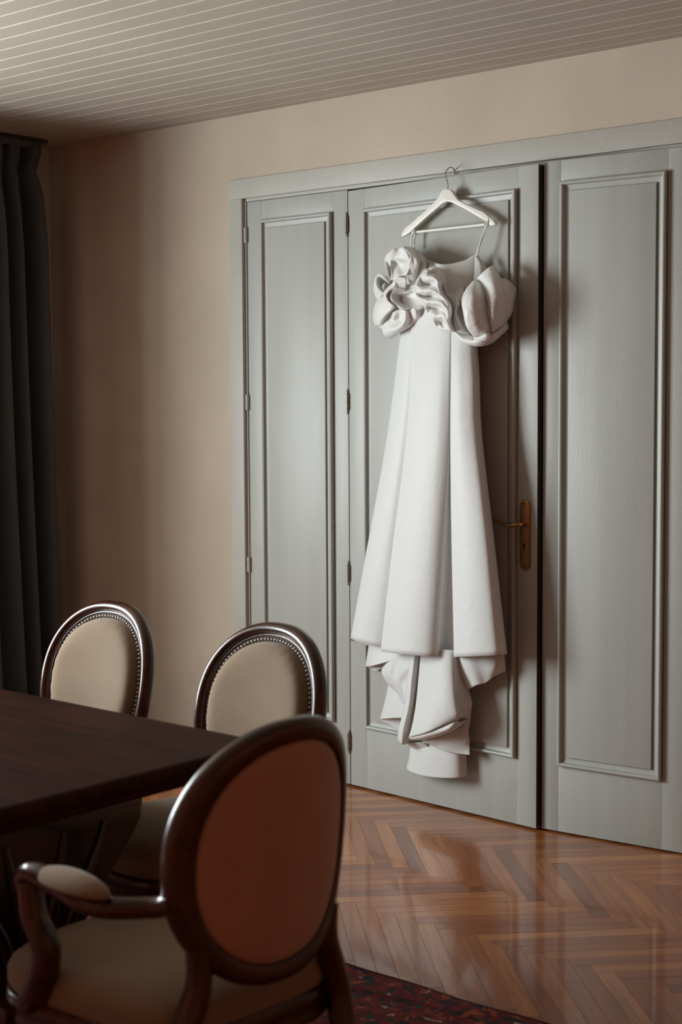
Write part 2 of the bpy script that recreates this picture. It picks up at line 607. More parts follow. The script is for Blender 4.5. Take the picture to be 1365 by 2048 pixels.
# ceiling of tongue-and-groove planks running along the room
ceiling = tag(box('ceiling', X0 - 0.2, X1 + 0.2, Y0 - 0.2, 0.6, ZC + 0.006, ZC + 0.2, M_ceil), kind='structure')
CP = 0.0930
def cplank(w, name):
    bm = bmesh.new()
    h = w / 2 - 0.0004
    prof = [(-h, 0.010), (-h, 0.0045), (-h + 0.0045, 0.0), (h - 0.0045, 0.0), (h, 0.0045), (h, 0.010)]
    prism_bm(bm, prof, 'x', X0 - 0.02, X1 + 0.02)
    me = bpy.data.meshes.new(name)
    bmesh.ops.recalc_face_normals(bm, faces=bm.faces)
    bm.to_mesh(me)
    bm.free()
    me.materials.append(M_ceil)
    return me
cme = cplank(CP, 'ceiling_plank')
y = -0.6245 - CP / 2 + CP * 7
while y > Y0:
    o = bpy.data.objects.new('ceiling_plank', cme)
    COL.objects.link(o)
    o.parent = ceiling
    o.location = (0, y, ZC + rnd.uniform(-0.0004, 0.0004))
    y -= CP

# door wall
OPX0, OPX1, OPZ = -4.348, -2.280, 2.417
wb = bmesh.new()
box_bm(wb, X0 - 0.2, OPX0 - 0.03, Y1, 0.2, 0, ZC)
box_bm(wb, OPX1 + 0.03, X1 + 0.2, Y1, 0.2, 0, ZC)
box_bm(wb, OPX0 - 0.03, OPX1 + 0.03, Y1, 0.2, OPZ + 0.03, ZC)
tag(bm_obj('wall_back', wb, M_wall), kind='structure')
rc = bmesh.new()
box_bm(rc, OPX0 - 0.03, OPX1 + 0.03, 0.45, 0.5, 0, 2.6)
box_bm(rc, OPX0 - 0.08, OPX0 - 0.03, 0.2, 0.5, 0, 2.6)
box_bm(rc, OPX1 + 0.03, OPX1 + 0.08, 0.2, 0.5, 0, 2.6)
box_bm(rc, OPX0 - 0.08, OPX1 + 0.08, 0.2, 0.5, 2.6, 2.65)
tag(bm_obj('wall_closet', rc, M_dark), kind='structure')
# left wall with the window, walls behind the camera
wl = bmesh.new()
box_bm(wl, X0 - 0.25, X0, WIN_Y1, Y1, 0, ZC)
box_bm(wl, X0 - 0.25, X0, Y0, WIN_Y0, 0, ZC)
box_bm(wl, X0 - 0.25, X0, WIN_Y0, WIN_Y1, 0, WIN_Z0)
box_bm(wl, X0 - 0.25, X0, WIN_Y0, WIN_Y1, WIN_Z1, ZC)
tag(bm_obj('wall_left', wl, M_wall), kind='structure')
tag(box('wall_right', X1, X1 + 0.2, Y0, Y1, 0, ZC, M_wall2), kind='structure')
tag(box('wall_front', X0 - 0.2, X1 + 0.2, Y0 - 0.2, Y0, 0, ZC, M_wall2), kind='structure')
tag(box('baseboard_back', X0, -4.425, Y1 - 0.014, Y1, 0, 0.075, M_casing, None, 0.003), kind='structure')
tag(box('baseboard_left', X0, X0 + 0.014, Y0, Y1 - 0.014, 0, 0.075, M_casing, None, 0.003), kind='structure')

# window in the left wall (outside the picture, the source of the daylight)
win = tag(empty('window_1', (X0 - 0.16, (WIN_Y0 + WIN_Y1) / 2, WIN_Z0)), kind='structure')
hw, hh = (WIN_Y1 - WIN_Y0) / 2, WIN_Z1 - WIN_Z0
for a in (-1, 1):
    box('window_stile', -0.025, 0.025, min(a * hw, a * (hw - 0.05)), max(a * hw, a * (hw - 0.05)), 0, hh, M_white, win, 0.004)
for z in (0, hh - 0.05):
    box('window_rail', -0.025, 0.025, -hw + 0.05, hw - 0.05, z, z + 0.05, M_white, win, 0.004)
box('window_mullion', -0.025, 0.025, -0.03, 0.03, 0.05, hh - 0.05, M_white, win, 0.004)
for a in (-1, 1):
    y0, y1 = sorted((a * 0.03, a * (hw - 0.05)))
    box('pane', -0.003, 0.003, y0, y1, 0.05, hh - 0.05, M_glass, win)
box('window_sill', 0.0, 0.24, -hw, hw, -0.03, 0.0, M_white, win, 0.006)

# door casing
cs = tag(empty('trim_1', ((OPX0 + OPX1) / 2, -0.02, 0)), kind='structure')
ocx = (OPX0 + OPX1) / 2
YC = -0.0215
def cbox(name, x0, x1, y0, y1, z0, z1, bev=0.0025, mat=M_casing):
    return box(name, x0 - ocx, x1 - ocx, y0 + 0.02, y1 + 0.02, z0, z1, mat, cs, bev)
cbox('head_board', OPX0 - 0.075, OPX1 + 0.075, YC, 0.03, OPZ, OPZ + 0.081)
cbox('side_board', OPX0 - 0.075, OPX0, YC, 0.03, 0, OPZ)
cbox('side_board', OPX1, OPX1 + 0.075, YC, 0.03, 0, OPZ)
cbox('stop_bead', OPX0, OPX1, -0.003, 0.03, OPZ - 0.0125, OPZ, 0.001)
cbox('stop_bead', OPX0, OPX0 + 0.010, -0.006, 0.03, 0, OPZ - 0.0125, 0.001)
cbox('stop_bead', OPX1 - 0.006, OPX1, -0.003, 0.03, 0, OPZ - 0.0125, 0.001)

# ------------------------------------------------------------------ panelled doors
def frame_sweep(x0, x1, z0, z1, prof, side):
    """one mitred bar of a rectangular moulding. prof: (distance inwards, height off the door)"""
    bm = bmesh.new()
    def pt(corner, d, h):
        cx = x0 + d if corner in ('bl', 'tl') else x1 - d
        cz = z0 + d if corner in ('bl', 'br') else z1 - d
        return (cx, -h, cz)
    a, b = {'left': ('bl', 'tl'), 'right': ('tr', 'br'), 'top': ('tl', 'tr'), 'bottom': ('br', 'bl')}[side]
    A = [bm.verts.new(pt(a, d, h)) for d, h in prof]
    B = [bm.verts.new(pt(b, d, h)) for d, h in prof]
    n = len(prof)
    for i in range(n):
        bm.faces.new((A[i], A[(i + 1) % n], B[(i + 1) % n], B[i]))
    bm.faces.new(A[::-1])
    bm.faces.new(B)
    return bm
PROF = [(0.0, -0.002), (0.0, 0.012), (0.0025, 0.0165), (0.007, 0.018), (0.0115, 0.0165), (0.014, 0.012), (0.0155, 0.005), (0.022, 0.003), (0.034, 0.0025), (0.034, -0.002)]

def door(name, loc, rz, x0, x1, z0, z1, mx0, mx1, mz0, mz1):
    """x runs along the leaf, face at local y=0, body behind it"""
    root = tag(empty(name, loc, rz), kind='structure')
    T = 0.036
    box('stile', x0, mx0 - 0.002, 0, T, z0, z1, M_door, root, 0.0012)
    box('stile', mx1 + 0.002, x1, 0, T, z0, z1, M_door, root, 0.0012)
    box('rail', mx0 - 0.0018, mx1 + 0.0018, 0.0002, T, mz1 - 0.01, z1, M_door, root, 0.0006)
    box('rail', mx0 - 0.0018, mx1 + 0.0018, 0.0002, T, z0, mz0 + 0.01, M_door, root, 0.0006)
    box('panel_ground', mx0, mx1, 0.0004, T - 0.004, mz0 + 0.012, mz1 - 0.012, M_door, root)
    box('panel', mx0 + 0.036, mx1 - 0.036, -0.0105, 0.003, mz0 + 0.036, mz1 - 0.036, M_door, root, 0.0015)
    for s in ('left', 'right', 'top', 'bottom'):
        bm_obj('moulding', frame_sweep(mx0, mx1, mz0, mz1, PROF, s), M_door, root, 35)
    return root

def hinge(root, x, zs, mat, h=0.066, r=0.0075, yo=-0.006, pin=True):
    for z in zs:
        bm = bmesh.new()
        lathe_bm(bm, [(r * .6, z - h / 2), (r, z - h / 2 + .002), (r, z - .001), (r * .75, z - .0005), (r * .75, z + .0005), (r, z + .001), (r, z + h / 2 - .002), (r * .6, z + h / 2)], x, yo, 12)
        hg = bm_obj('hinge', bm, mat, root, 50)
        if pin:
            bm = bmesh.new()
            for s in (-1, 1):
                zz = z + s * h / 2
                lathe_bm(bm, sorted([(r * .45, zz), (r * .5, zz + s * .008), (r * .3, zz + s * .016), (r * .1, zz + s * .019)], key=lambda q: q[1]), x, yo, 8)
            bm_obj('finial', bm, mat, hg, 50)

HZ = [2.265, 1.565, 0.875, 0.185]
d1 = door('door_1', (-4.338, 0, 0), 0, 0.003, 0.546, 0.008, 2.402, -4.252 + 4.338, -3.869 + 4.338, 0.256, 2.322)
hinge(d1, -0.002, HZ, M_casing, pin=False, r=0.008)
A2 = math.atan2(-0.075, 0.934)
d2 = door('door_2', (-3.79, 0, 0), A2, 0.003, 0.9365, 0.008, 2.397, 0.094, 0.845, 0.254, 2.318)
hinge(d2, -0.002, HZ, M_hinge, r=0.0075)
A3 = math.atan2(0.042, 0.549)
d3 = door('door_3', (-2.287, -0.010, 0), A3, -0.562, -0.004, 0.006, 2.404, -0.494, -0.098, 0.248, 2.330)
hinge(d3, 0.000, HZ, M_white, pin=False, r=0.008)
tag(d1, 'narrow grey panelled door hinged on the casing beside the beige wall')
tag(d2, 'wide grey panelled door standing slightly ajar with a brass lever')
tag(d3, 'narrow grey panelled door at the right edge of the picture')

# brass lever handle on the wide door
hx, hz = 0.8855, 1.079
hp = bmesh.new()
pl = []
wv, hv = 0.0215, 0.127
for k in range(13):
    a = math.pi * k / 12
    pl.append((hx + wv * math.cos(a), hz + hv - wv + wv * math.sin(a)))
for k in range(13):
    a = math.pi + math.pi * k / 12
    pl.append((hx + wv * math.cos(a), hz - hv + wv + wv * math.sin(a)))
prism_bm(hp, pl, 'y', -0.009, 0.001)
bmesh.ops.bevel(hp, geom=[e for e in hp.edges if all(abs(v.co.y + 0.009) < 1e-6 for v in e.verts)], offset=0.004, segments=3, profile=0.5, affect='EDGES')
handle = bm_obj('handle', hp, M_brass, d2, 40)
tube('lever', [(hx, -0.002, hz + 0.040), (hx, -0.038, hz + 0.040), (hx - 0.012, -0.050, hz + 0.039), (hx - 0.032, -0.052, hz + 0.036), (hx - 0.065, -0.052, hz + 0.038), (hx - 0.10, -0.05, hz + 0.049), (hx - 0.135, -0.048, hz + 0.052), (hx - 0.155, -0.047, hz + 0.048)],
     [0.0105, 0.009, 0.008, 0.0085, 0.0065, 0.0055, 0.006, 0.004], M_brass, handle, 12, 40)
kb = bmesh.new()
lathe_bm(kb, [(0.0055, -0.0003), (0.0055, 0.0003)], 0, 0, 16)
box_bm(kb, -0.0032, 0.0032, -0.018, -0.002, -0.0003, 0.0003)
for v in kb.verts: v.co = Vector((hx - 0.001 + v.co.x, -0.0093 + v.co.z, hz - 0.036 + v.co.y))
bm_obj('keyhole', kb, M_black, handle)
for z in (hz + 0.113, hz - 0.113):
    sb = bmesh.new()
    lathe_bm(sb, [(0.0034, -0.0004), (0.0034, 0.0004)], 0, 0, 12)
    for v in sb.verts: v.co = Vector((hx + v.co.x, -0.0093 + v.co.z, z + v.co.y))
    bm_obj('screw', sb, M_black, handle)
box('edge_shade', 0.9364, 0.9376, 0.0012, 0.0352, 0.012, 2.393, M_dark, d2)  # near-black strip paints in the shade on the door's end face
box('strike_plate', -0.5632, -0.560, -0.0012, 0.022, 1.095, 1.15, M_hinge, d3, 0.0004)

# ------------------------------------------------------------------ curtain
cu = empty('curtain', (-5.44, -0.55, 0.02))
tag(cu, 'floor-length dark charcoal pleated curtain hanging at the left wall', 'curtain')
bm = bmesh.new()
NY, NZ = 480, 60
ya, yb = -0.215, -1.60
rows = []
for j in range(NZ + 1):
    t = j / NZ
    z = 0.02 + t * 2.728
    zt = 2.748 - z
    row = []
    for i in range(NY + 1):
        s = i / NY
        head = math.exp(-((zt - 0.16) / 0.10) ** 2)
        edge = 0.03 * math.exp(-((zt - 0.13) / 0.06) ** 2) - 0.02 * t * (1 - t) * 2 + 0.045 * (1 - t) ** 1.2
        yy = ya + (yb - ya) * s + (edge - 0.0) * (1 - s) - (0.06 * math.exp(-((zt - 0.13) / 0.05) ** 2)) * (1 - s) ** 6
        ph = 2 * math.pi * (12.5 * s + 0.25 * math.sin(12 * s + 1.5 * t) * (1 - t) + 0.07 * math.sin(51 * s))
        amp = (0.085 + 0.012 * math.sin(21 * s + 2)) * (0.55 + 0.45 * min(1, zt / 0.5)) * (1 - 0.35 * head)
        xx = amp * math.sin(ph) + 0.010 * math.sin(2.3 * ph + 1) * min(1, zt / 0.4)
        if zt < 0.10:
            xx = xx * 0.8 + 0.012 * math.sin(3 * ph)
        row.append(bm.verts.new((xx, yy + 0.55 + 0.010 * math.cos(ph), z - 0.02)))
    rows.append(row)
for a, b in zip(rows, rows[1:]):
    for i in range(NY):
        bm.faces.new((a[i], a[i + 1], b[i + 1], b[i]))
c = bm_obj('curtain_cloth', bm, M_curtain, cu, 180)
md = c.modifiers.new('thickness', 'SOLIDIFY'); md.thickness = 0.004
cb = bmesh.new()
for i in range(0, NY + 1):
    pass
box_bm(cb, -0.03, 0.03, -1.05, 0.335, 2.70, 2.725, 0.004)
bm_obj('heading_tape', cb, M_curtain, cu, 40)
tag(box('curtain_rail', -5.455, -5.425, -4.9, -0.16, 2.7485, 2.7655, M_rail, None, 0.002), 'slim painted curtain rail along the ceiling above the dark curtain', 'curtain rail')

# ------------------------------------------------------------------ rug
rg = empty('rug', (-3.1, -2.9, 0))
tag(rg, 'deep red patterned oriental rug lying under the table and armchair', 'rug')
bm = bmesh.new()
nx, ny = 150, 60
RX, RY = 1.95, 1.37
vs = []
for j in range(ny + 1):
    row = []
    for i in range(nx + 1):
        u, v = i / nx * 2 - 1, j / ny * 2 - 1
        x, y = u * RX, v * RY
        z = 0.009
        if j == ny: y += 0.006 * math.sin(x * 5.3) + 0.004 * math.sin(x * 17 + 1)
        if j == 0: y -= 0.005 * math.sin(x * 4.3)
        row.append(bm.verts.new((x, y, z + 0.0012 * math.sin(x * 9) * math.sin(y * 11))))
    vs.append(row)
for a, b in zip(vs, vs[1:]):
    for i in range(nx):
        bm.faces.new((a[i], a[i + 1], b[i + 1], b[i]))
r = bmesh.ops.extrude_face_region(bm, geom=list(bm.faces))
for e in r['geom']:
    if isinstance(e, bmesh.types.BMVert): e.co.z = 0.0008
bm_obj('pile', bm, M_rug, rg, 40)
for s in (-1, 1):
    pts = [(x / 60 * RX, s * (RY + 0.004) + (0.006 * math.sin(x / 60 * RX * 5.3) + 0.004 * math.sin(x / 60 * RX * 17 + 1) if s > 0 else -0.005 * math.sin(x / 60 * RX * 4.3)), 0.0062) for x in range(-60, 61)]
    tube('selvedge', pts, 0.0056, M_fringe, rg, 8)

# ------------------------------------------------------------------ dining table
tb = empty('dining_table', (-3.62, -2.65, 0), math.radians(-1.5))
tag(tb, 'dark mahogany dining table with rounded corners and carved trestle base', 'table')
HX, HY, RC = 1.27, 0.615, 0.115
def rrect(hx, hy, r, n=10):
    out = []
    for cx, cy, a0 in ((hx - r, hy - r, 0), (-hx + r, hy - r, 90), (-hx + r, -hy + r, 180), (hx - r, -hy + r, 270)):
        for k in range(n + 1):
            a = math.radians(a0 + 90 * k / n)
            out.append((cx + r * math.cos(a), cy + r * math.sin(a)))
    return out
bm = bmesh.new()
prof = [(-0.020, 0.705), (-0.004, 0.708), (-0.001, 0.716), (-0.006, 0.722), (-0.001, 0.730), (0.0, 0.742), (-0.002, 0.752), (-0.009, 0.7595), (-0.02, 0.760)]
rings = []
for d, z in prof:
    rings.append([bm.verts.new((x, y, z)) for x, y in rrect(HX + d, HY + d, RC + d)])
n = len(rings[0])
for a, b in zip(rings, rings[1:]):
    for i in range(n):
        bm.faces.new((a[i], a[(i + 1) % n], b[(i + 1) % n], b[i]))
bm.faces.new(rings[0][::-1]); bm.faces.new(rings[-1])
bm_obj('table_top', bm, M_table, tb, 50)
bm = bmesh.new()
o_, i_ = rrect(HX - 0.24, HY - 0.30, 0.08), rrect(HX - 0.265, HY - 0.325, 0.06)
R4 = [[bm.verts.new((x, y, z)) for x, y in q] for q, z in ((o_, 0.706), (o_, 0.64), (i_, 0.64), (i_, 0.706))]
for a, b in zip(R4, R4[1:] + R4[:1]):
    for i in range(len(a)):
        bm.faces.new((a[i], a[(i + 1) % len(a)], b[(i + 1) % len(a)], b[i]))
bm_obj('apron', bm, M_table, tb, 40)
half = [(0.30, 0.70), (0.305, 0.655), (0.27, 0.60), (0.20, 0.52), (0.135, 0.44), (0.115, 0.37), (0.13, 0.30), (0.16, 0.24), (0.165, 0.19), (0.14, 0.15), (0.12, 0.12)]
hs = [(p.x, p.y) for p in [Vector((q.x, q.y)) for q in spline([Vector((a, b, 0)) for a, b in half], 36)]]
for sx in (1.12, -1.12):
    bm = bmesh.new()
    poly = [(a, b) for a, b in hs] + [(-a, b) for a, b in reversed(hs)]
    prism_bm(bm, poly, 'x', sx - 0.045, sx + 0.045)
    bmesh.ops.bevel(bm, geom=[e for e in bm.edges if abs(e.verts[0].co.x - e.verts[1].co.x) < 1e-6], offset=0.012, segments=3, profile=0.5, affect='EDGES')
    tr = bm_obj('trestle', bm, M_base, tb, 45)
    for q in (-0.62, -0.25, 0.25, 0.62):
        for sd in (-1, 1):
            pts = [(sx + sd * 0.047, q * a, b) for a, b in hs[3:-3]]
            tube('carved_rib', pts, [0.006 + 0.010 * math.sin(math.pi * k / (len(pts) - 1)) for k in range(len(pts))], M_base, tr, 8)
    bm = bmesh.new()
    fo = [(-0.33, 0.012), (-0.335, 0.05), (-0.31, 0.085), (-0.25, 0.10), (-0.14, 0.135), (0.14, 0.135), (0.25, 0.10), (0.31, 0.085), (0.335, 0.05), (0.33, 0.012), (0.25, 0.012), (0.20, 0.04), (-0.20, 0.04), (-0.25, 0.012)]
    prism_bm(bm, fo, 'x', sx - 0.06, sx + 0.06)
    bmesh.ops.bevel(bm, geom=list(bm.edges), offset=0.010, segments=2, profile=0.5, affect='EDGES')
    bm_obj('foot', bm, M_base, tb, 45)
box('stretcher', -1.08, 1.08, -0.035, 0.035, 0.22, 0.30, M_table, tb, 0.012)

# ------------------------------------------------------------------ medallion-back chairs
def sgnpow(c, e):
    return math.copysign(abs(c) ** e, c)

def make_chair(name, loc, rz, a, b, zc, rec, k, nexp, seat_w, arms=False):
    root = empty(name, loc, rz)
    cr_, sr_ = math.cos(rec), math.sin(rec)
    e = 2.0 / nexp
    def back(X, V, h):
        """point on the curved, reclined back; h is the height towards the sitter"""
        return Vector((X, V * sr_ - k * (X / a) ** 2 - h * cr_, zc + V * cr_ + h * sr_))
    def ov(t, d):
        return (a - d) * sgnpow(math.cos(t), e), (b - d) * sgnpow(math.sin(t), e)
    # oval frame
    prof = [(0.041, -0.016), (0.041, 0.008), (0.038, 0.013), (0.034, 0.013), (0.031, 0.010), (0.028, 0.016), (0.022, 0.0215), (0.013, 0.021), (0.005, 0.014), (0.0, 0.004), (0.0, -0.012), (0.006, -0.021), (0.018, -0.024), (0.036, -0.021)]
    bm = bmesh.new()
    NT = 96
    rings = []
    for i in range(NT):
        t = 2 * math.pi * i / NT
        rings.append([bm.verts.new(back(*ov(t, d), h)) for d, h in prof])
    for i in range(NT):
        A, B = rings[i], rings[(i + 1) % NT]
        for j in range(len(prof)):
            bm.faces.new((A[j], A[(j + 1) % len(prof)], B[(j + 1) % len(prof)], B[j]))
    fr = bm_obj('back_frame', bm, M_mahog, root, 60)
    # padded back, front and rear
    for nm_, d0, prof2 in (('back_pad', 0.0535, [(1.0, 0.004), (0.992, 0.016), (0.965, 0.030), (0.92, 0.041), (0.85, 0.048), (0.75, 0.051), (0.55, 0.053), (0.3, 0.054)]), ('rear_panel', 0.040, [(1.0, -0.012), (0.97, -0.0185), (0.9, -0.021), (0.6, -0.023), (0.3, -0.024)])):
        bm = bmesh.new()
        rings = []
        for f_, h in prof2:
            rg_ = []
            for i in range(NT):
                t = 2 * math.pi * i / NT
                X, V = ov(t, d0)
                pk = 0.0012 * math.sin(t * 31) * math.exp(-((f_ - 0.93) / 0.05) ** 2) if h > 0 else 0
                rg_.append(bm.verts.new(back(X * f_, V * f_, h + pk)))
            rings.append(rg_)
        for A, B in zip(rings, rings[1:]):
            for i in range(NT):
                bm.faces.new((A[i], A[(i + 1) % NT], B[(i + 1) % NT], B[i]))
        cv = bm.verts.new(back(0, 0, prof2[-1][1]))
        for i in range(NT):
            bm.faces.new((rings[-1][i], rings[-1][(i + 1) % NT], cv))
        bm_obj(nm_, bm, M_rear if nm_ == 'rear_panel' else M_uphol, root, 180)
    # row of nail heads around the pad
    bm = bmesh.new()
    per = 0.0
    prev = None
    NN = 104
    fine = [ov(2 * math.pi * i / 2000, 0.0475) for i in range(2001)]
    acc = [0.0]
    for p, q in zip(fine, fine[1:]):
        acc.append(acc[-1] + math.hypot(q[0] - p[0], q[1] - p[1]))
    kk = 0
    for i in range(NN):
        s = acc[-1] * i / NN
        while acc[kk + 1] < s: kk += 1
        X, V = fine[kk]
        c0 = back(X, V, 0.0130)
        nrm = Vector((0, -cr_, sr_))
        u_ = Vector((1, 0, 0)); w_ = nrm.cross(u_)
        rr = 0.0047
        r1 = [bm.verts.new(c0 + (u_ * math.cos(g * math.pi / 3) + w_ * math.sin(g * math.pi / 3)) * rr) for g in range(6)]
        r2_ = [bm.verts.new(c0 + nrm * 0.0028 + (u_ * math.cos(g * math.pi / 3) + w_ * math.sin(g * math.pi / 3)) * rr * .62) for g in range(6)]
        tp = bm.verts.new(c0 + nrm * 0.0040)
        for g in range(6):
            bm.faces.new((r1[g], r1[(g + 1) % 6], r2_[(g + 1) % 6], r2_[g]))
            bm.faces.new((r2_[g], r2_[(g + 1) % 6], tp))
    tag(bm_obj('nail_trim', bm, M_nail, root, 180), kind='stuff')
    # dark gimp under the nails
    bm = bmesh.new()
    rings = []
    for i in range(NT):
        t = 2 * math.pi * i / NT
        rings.append([bm.verts.new(back(*ov(t, d), h)) for d, h in ((0.0395, 0.004), (0.0395, 0.0115), (0.0555, 0.0135), (0.0560, 0.004))])
    for i in range(NT):
        A, B = rings[i], rings[(i + 1) % NT]
        for j in range(4):
            bm.faces.new((A[j], A[(j + 1) % 4], B[(j + 1) % 4], B[j]))
    bm_obj('gimp_braid', bm, M_gimp, root, 60)
    # seat
    yb_, yf = -0.055, -0.055 - (0.50 if arms else 0.49)
    wr, wf = seat_w * 0.40, seat_w * 0.5
    def plan(t, d):
        """rounded trapezoid seat plan"""
        c_, s_ = sgnpow(math.cos(t), 0.42), sgnpow(math.sin(t), 0.42)
        yy = (yb_ + yf) / 2 - s_ * ((yb_ - yf) / 2 - d)
        f_ = (s_ + 1) / 2
        xx = c_ * (wr + (wf - wr) * f_ - d)
        yy -= 0.025 * (1 - c_ * c_) * max(0, s_)
        return xx, yy
    def seatmesh(nm_, rows_, mat, cap_top, cap_bot):
        bm = bmesh.new()
        rings = [[bm.verts.new((*plan(2 * math.pi * i / NT, d), z)) for i in range(NT)] for d, z in rows_]
        for A, B in zip(rings, rings[1:]):
            for i in range(NT):
                bm.faces.new((A[i], A[(i + 1) % NT], B[(i + 1) % NT], B[i]))
        if cap_top: bm.faces.new(rings[-1])
        if cap_bot: bm.faces.new(rings[0][::-1])
        return bm_obj(nm_, bm, mat, root, 50)
    sh = 0.455
    seatmesh('seat_rail', [(0.012, sh - 0.10), (0.002, sh - 0.097), (0.0, sh - 0.085), (0.004, sh - 0.075), (0.0, sh - 0.065), (0.0, sh - 0.045), (0.006, sh - 0.037), (0.03, sh - 0.036)], M_mahog, True, True)
    seatmesh('seat_cushion', [(0.008, sh - 0.037), (0.002, sh - 0.025), (0.002, sh + 0.000), (0.008, sh + 0.014), (0.022, sh + 0.026), (0.05, sh + 0.036), (0.09, sh + 0.042), (0.14, sh + 0.045), (0.19, sh + 0.046)], M_uphol, True, True)
    # front legs, turned and fluted
    for s in (-1, 1):
        bm = bmesh.new()
        lx, ly = s * (wf - 0.035), yf + 0.045
        lathe_bm(bm, [(0.012, 0.006 if False else 0.0), (0.016, 0.012), (0.013, 0.028), (0.0145, 0.05), (0.024, 0.30), (0.020, 0.315), (0.027, 0.325), (0.027, 0.335), (0.020, 0.342), (0.024, 0.35)], lx, ly, 32, 8, 0.12)
        box_bm(bm, lx - 0.026, lx + 0.026, ly - 0.026, ly + 0.026, 0.35, sh - 0.07, 0.004)
        bm_obj('leg', bm, M_mahog, root, 45)
    # rear legs sweep up into the supports of the oval back
    for s in (-1, 1):
        t = math.radians(218 if s < 0 else 322)
        X, V = ov(t, 0.018)
        p = back(X, V, -0.004)
        pts = [(s * (wr - 0.02), 0.055, 0.006), (s * (wr - 0.03), 0.015, 0.15), (s * (wr - 0.035), -0.035, 0.30), (s * (wr - 0.035), -0.060, 0.41), (p.x * 0.98, (-0.058 + p.y) / 2, (0.44 + p.z) / 2), (p.x, p.y, p.z)]
        tube('leg', pts, [0.016, 0.020, 0.024, 0.027, 0.027, 0.022], M_mahog, root, 12, 30)
    if arms:
        for s in (-1, 1):
            t = math.radians(196 if s < 0 else 344)
            X, V = ov(t, 0.012)
            p = back(X, V, 0.0)
            ax = seat_w * 0.5 - 0.01
            zA = 0.665
            fx = -0.375
            arm = tube('arm', [(p.x, p.y, zA + 0.005), (p.x + s * 0.012, p.y - 0.04, zA - 0.01), (s * (ax - 0.005), -0.20, zA - 0.012), (s * ax, -0.30, zA + 0.002), (s * (ax + 0.004), fx, zA + 0.012), (s * (ax + 0.004), fx - 0.035, zA - 0.004), (s * (ax + 0.002), fx - 0.034, zA - 0.03)],
                       [0.020, 0.020, 0.021, 0.021, 0.022, 0.022, 0.016], M_mahog, root, 12, 40)
            tube('arm_post', [(s * (ax + 0.003), fx - 0.015, zA - 0.005), (s * (ax + 0.002), fx - 0.005, zA - 0.07), (s * (ax - 0.006), fx + 0.02, zA - 0.13), (s * (ax - 0.012), fx - 0.01, sh + 0.0), (s * (ax - 0.025), fx - 0.05, sh - 0.04)],
                 [0.024, 0.026, 0.028, 0.031, 0.031], M_mahog, root, 12, 30)
            bm = bmesh.new()
            bmesh.ops.create_uvsphere(bm, u_segments=20, v_segments=12, radius=1.0)
            for v in bm.verts:
                q = v.co.copy()
                v.co = Vector((s * ax + q.x * 0.033, -0.262 + q.y * 0.105, zA + 0.012 + (q.z * 0.030 if q.z > 0 else q.z * 0.008)))
            bm_obj('arm_pad', bm, M_uphol, root, 180)
    return root

M_gimp = fabric('dark_gimp', (0.035, 0.024, 0.018), scale=400)
CH = dict(a=0.248, b=0.249, zc=0.7076, rec=math.radians(11.5), k=0.043, nexp=2.25, seat_w=0.50)
c1 = make_chair('dining_chair', (-3.38, -1.668, 0.0124), math.radians(-3.0), **CH)
tag(c1, 'oval-back mahogany dining chair with beige padding, nearer the dark curtain', 'chair', 'oval-back chairs along the far side of the table')
c2 = make_chair('dining_chair', (-2.683, -1.704, 0.0124), math.radians(-6.0), **CH)
tag(c2, 'oval-back mahogany dining chair with beige padding in front of the narrow hinged door', 'chair', 'oval-back chairs along the far side of the table')
c3 = make_chair('armchair', (-1.772, -2.657, 0.0124), math.radians(-94.0), 0.222, 0.247, 0.7346, math.radians(5.5), 0.079, 2.25, 0.58, True)
tag(c3, 'oval-back mahogany armchair with padded arms seen from behind at the table end', 'armchair')

# ------------------------------------------------------------------ hanger on the ajar door
hg = empty('clothes_hanger', (-3.2396, -0.0893, 2.267))
tag(hg, 'white wooden clothes hanger hooked over the ajar grey door', 'hanger')
HO = Vector((-3.2396, -0.0893, 2.267))
hout = [(-3.2612, -0.0876, 2.3421), (-3.2515, -0.0884, 2.3448), (-3.23, -0.0901, 2.3425), (-3.218, -0.0911, 2.3377), (-3.2073, -0.0919, 2.3239), (-3.1872, -0.0936, 2.3001), (-3.1495, -0.0966, 2.2801), (-3.1076, -0.0999, 2.2617), (-3.0669, -0.1032, 2.2436), (-3.0477, -0.1048, 2.2293), (-3.0203, -0.1069, 2.2108), (-3.009, -0.1079, 2.1939), (-3.0248, -0.1066, 2.1899), (-3.0408, -0.1053, 2.1931), (-3.0669, -0.1032, 2.215), (-3.1122, -0.0996, 2.2388), (-3.1622, -0.0956, 2.2657), (-3.2181, -0.0911, 2.2922), (-3.2396, -0.0893, 2.2971), (-3.26, -0.0877, 2.2909), (-3.3318, -0.0819, 2.2517), (-3.4037, -0.0762, 2.2098), (-3.4213, -0.0748, 2.1982), (-3.4415, -0.0731, 2.1906), (-3.463, -0.0714, 2.1848), (-3.463, -0.0714, 2.2008), (-3.4439, -0.0729, 2.2208), (-3.4222, -0.0747, 2.2301), (-3.3862, -0.0776, 2.2511), (-3.3465, -0.0808, 2.2723), (-3.3024, -0.0843, 2.3005), (-3.2805, -0.0861, 2.3167), (-3.2708, -0.0868, 2.3322)]
A2v = Vector((math.cos(A2), math.sin(A2), 0)); N2v = Vector((math.sin(A2), -math.cos(A2), 0))
bm = bmesh.new()
F = [bm.verts.new(Vector(p) - HO + N2v * 0.007) for p in hout]
B = [bm.verts.new(Vector(p) - HO - N2v * 0.007) for p in hout]
bm.faces.new(F[::-1]); bm.faces.new(B)
for i in range(len(F)):
    bm.faces.new((F[i], F[(i + 1) % len(F)], B[(i + 1) % len(F)], B[i]))
bmesh.ops.recalc_face_normals(bm, faces=bm.faces)
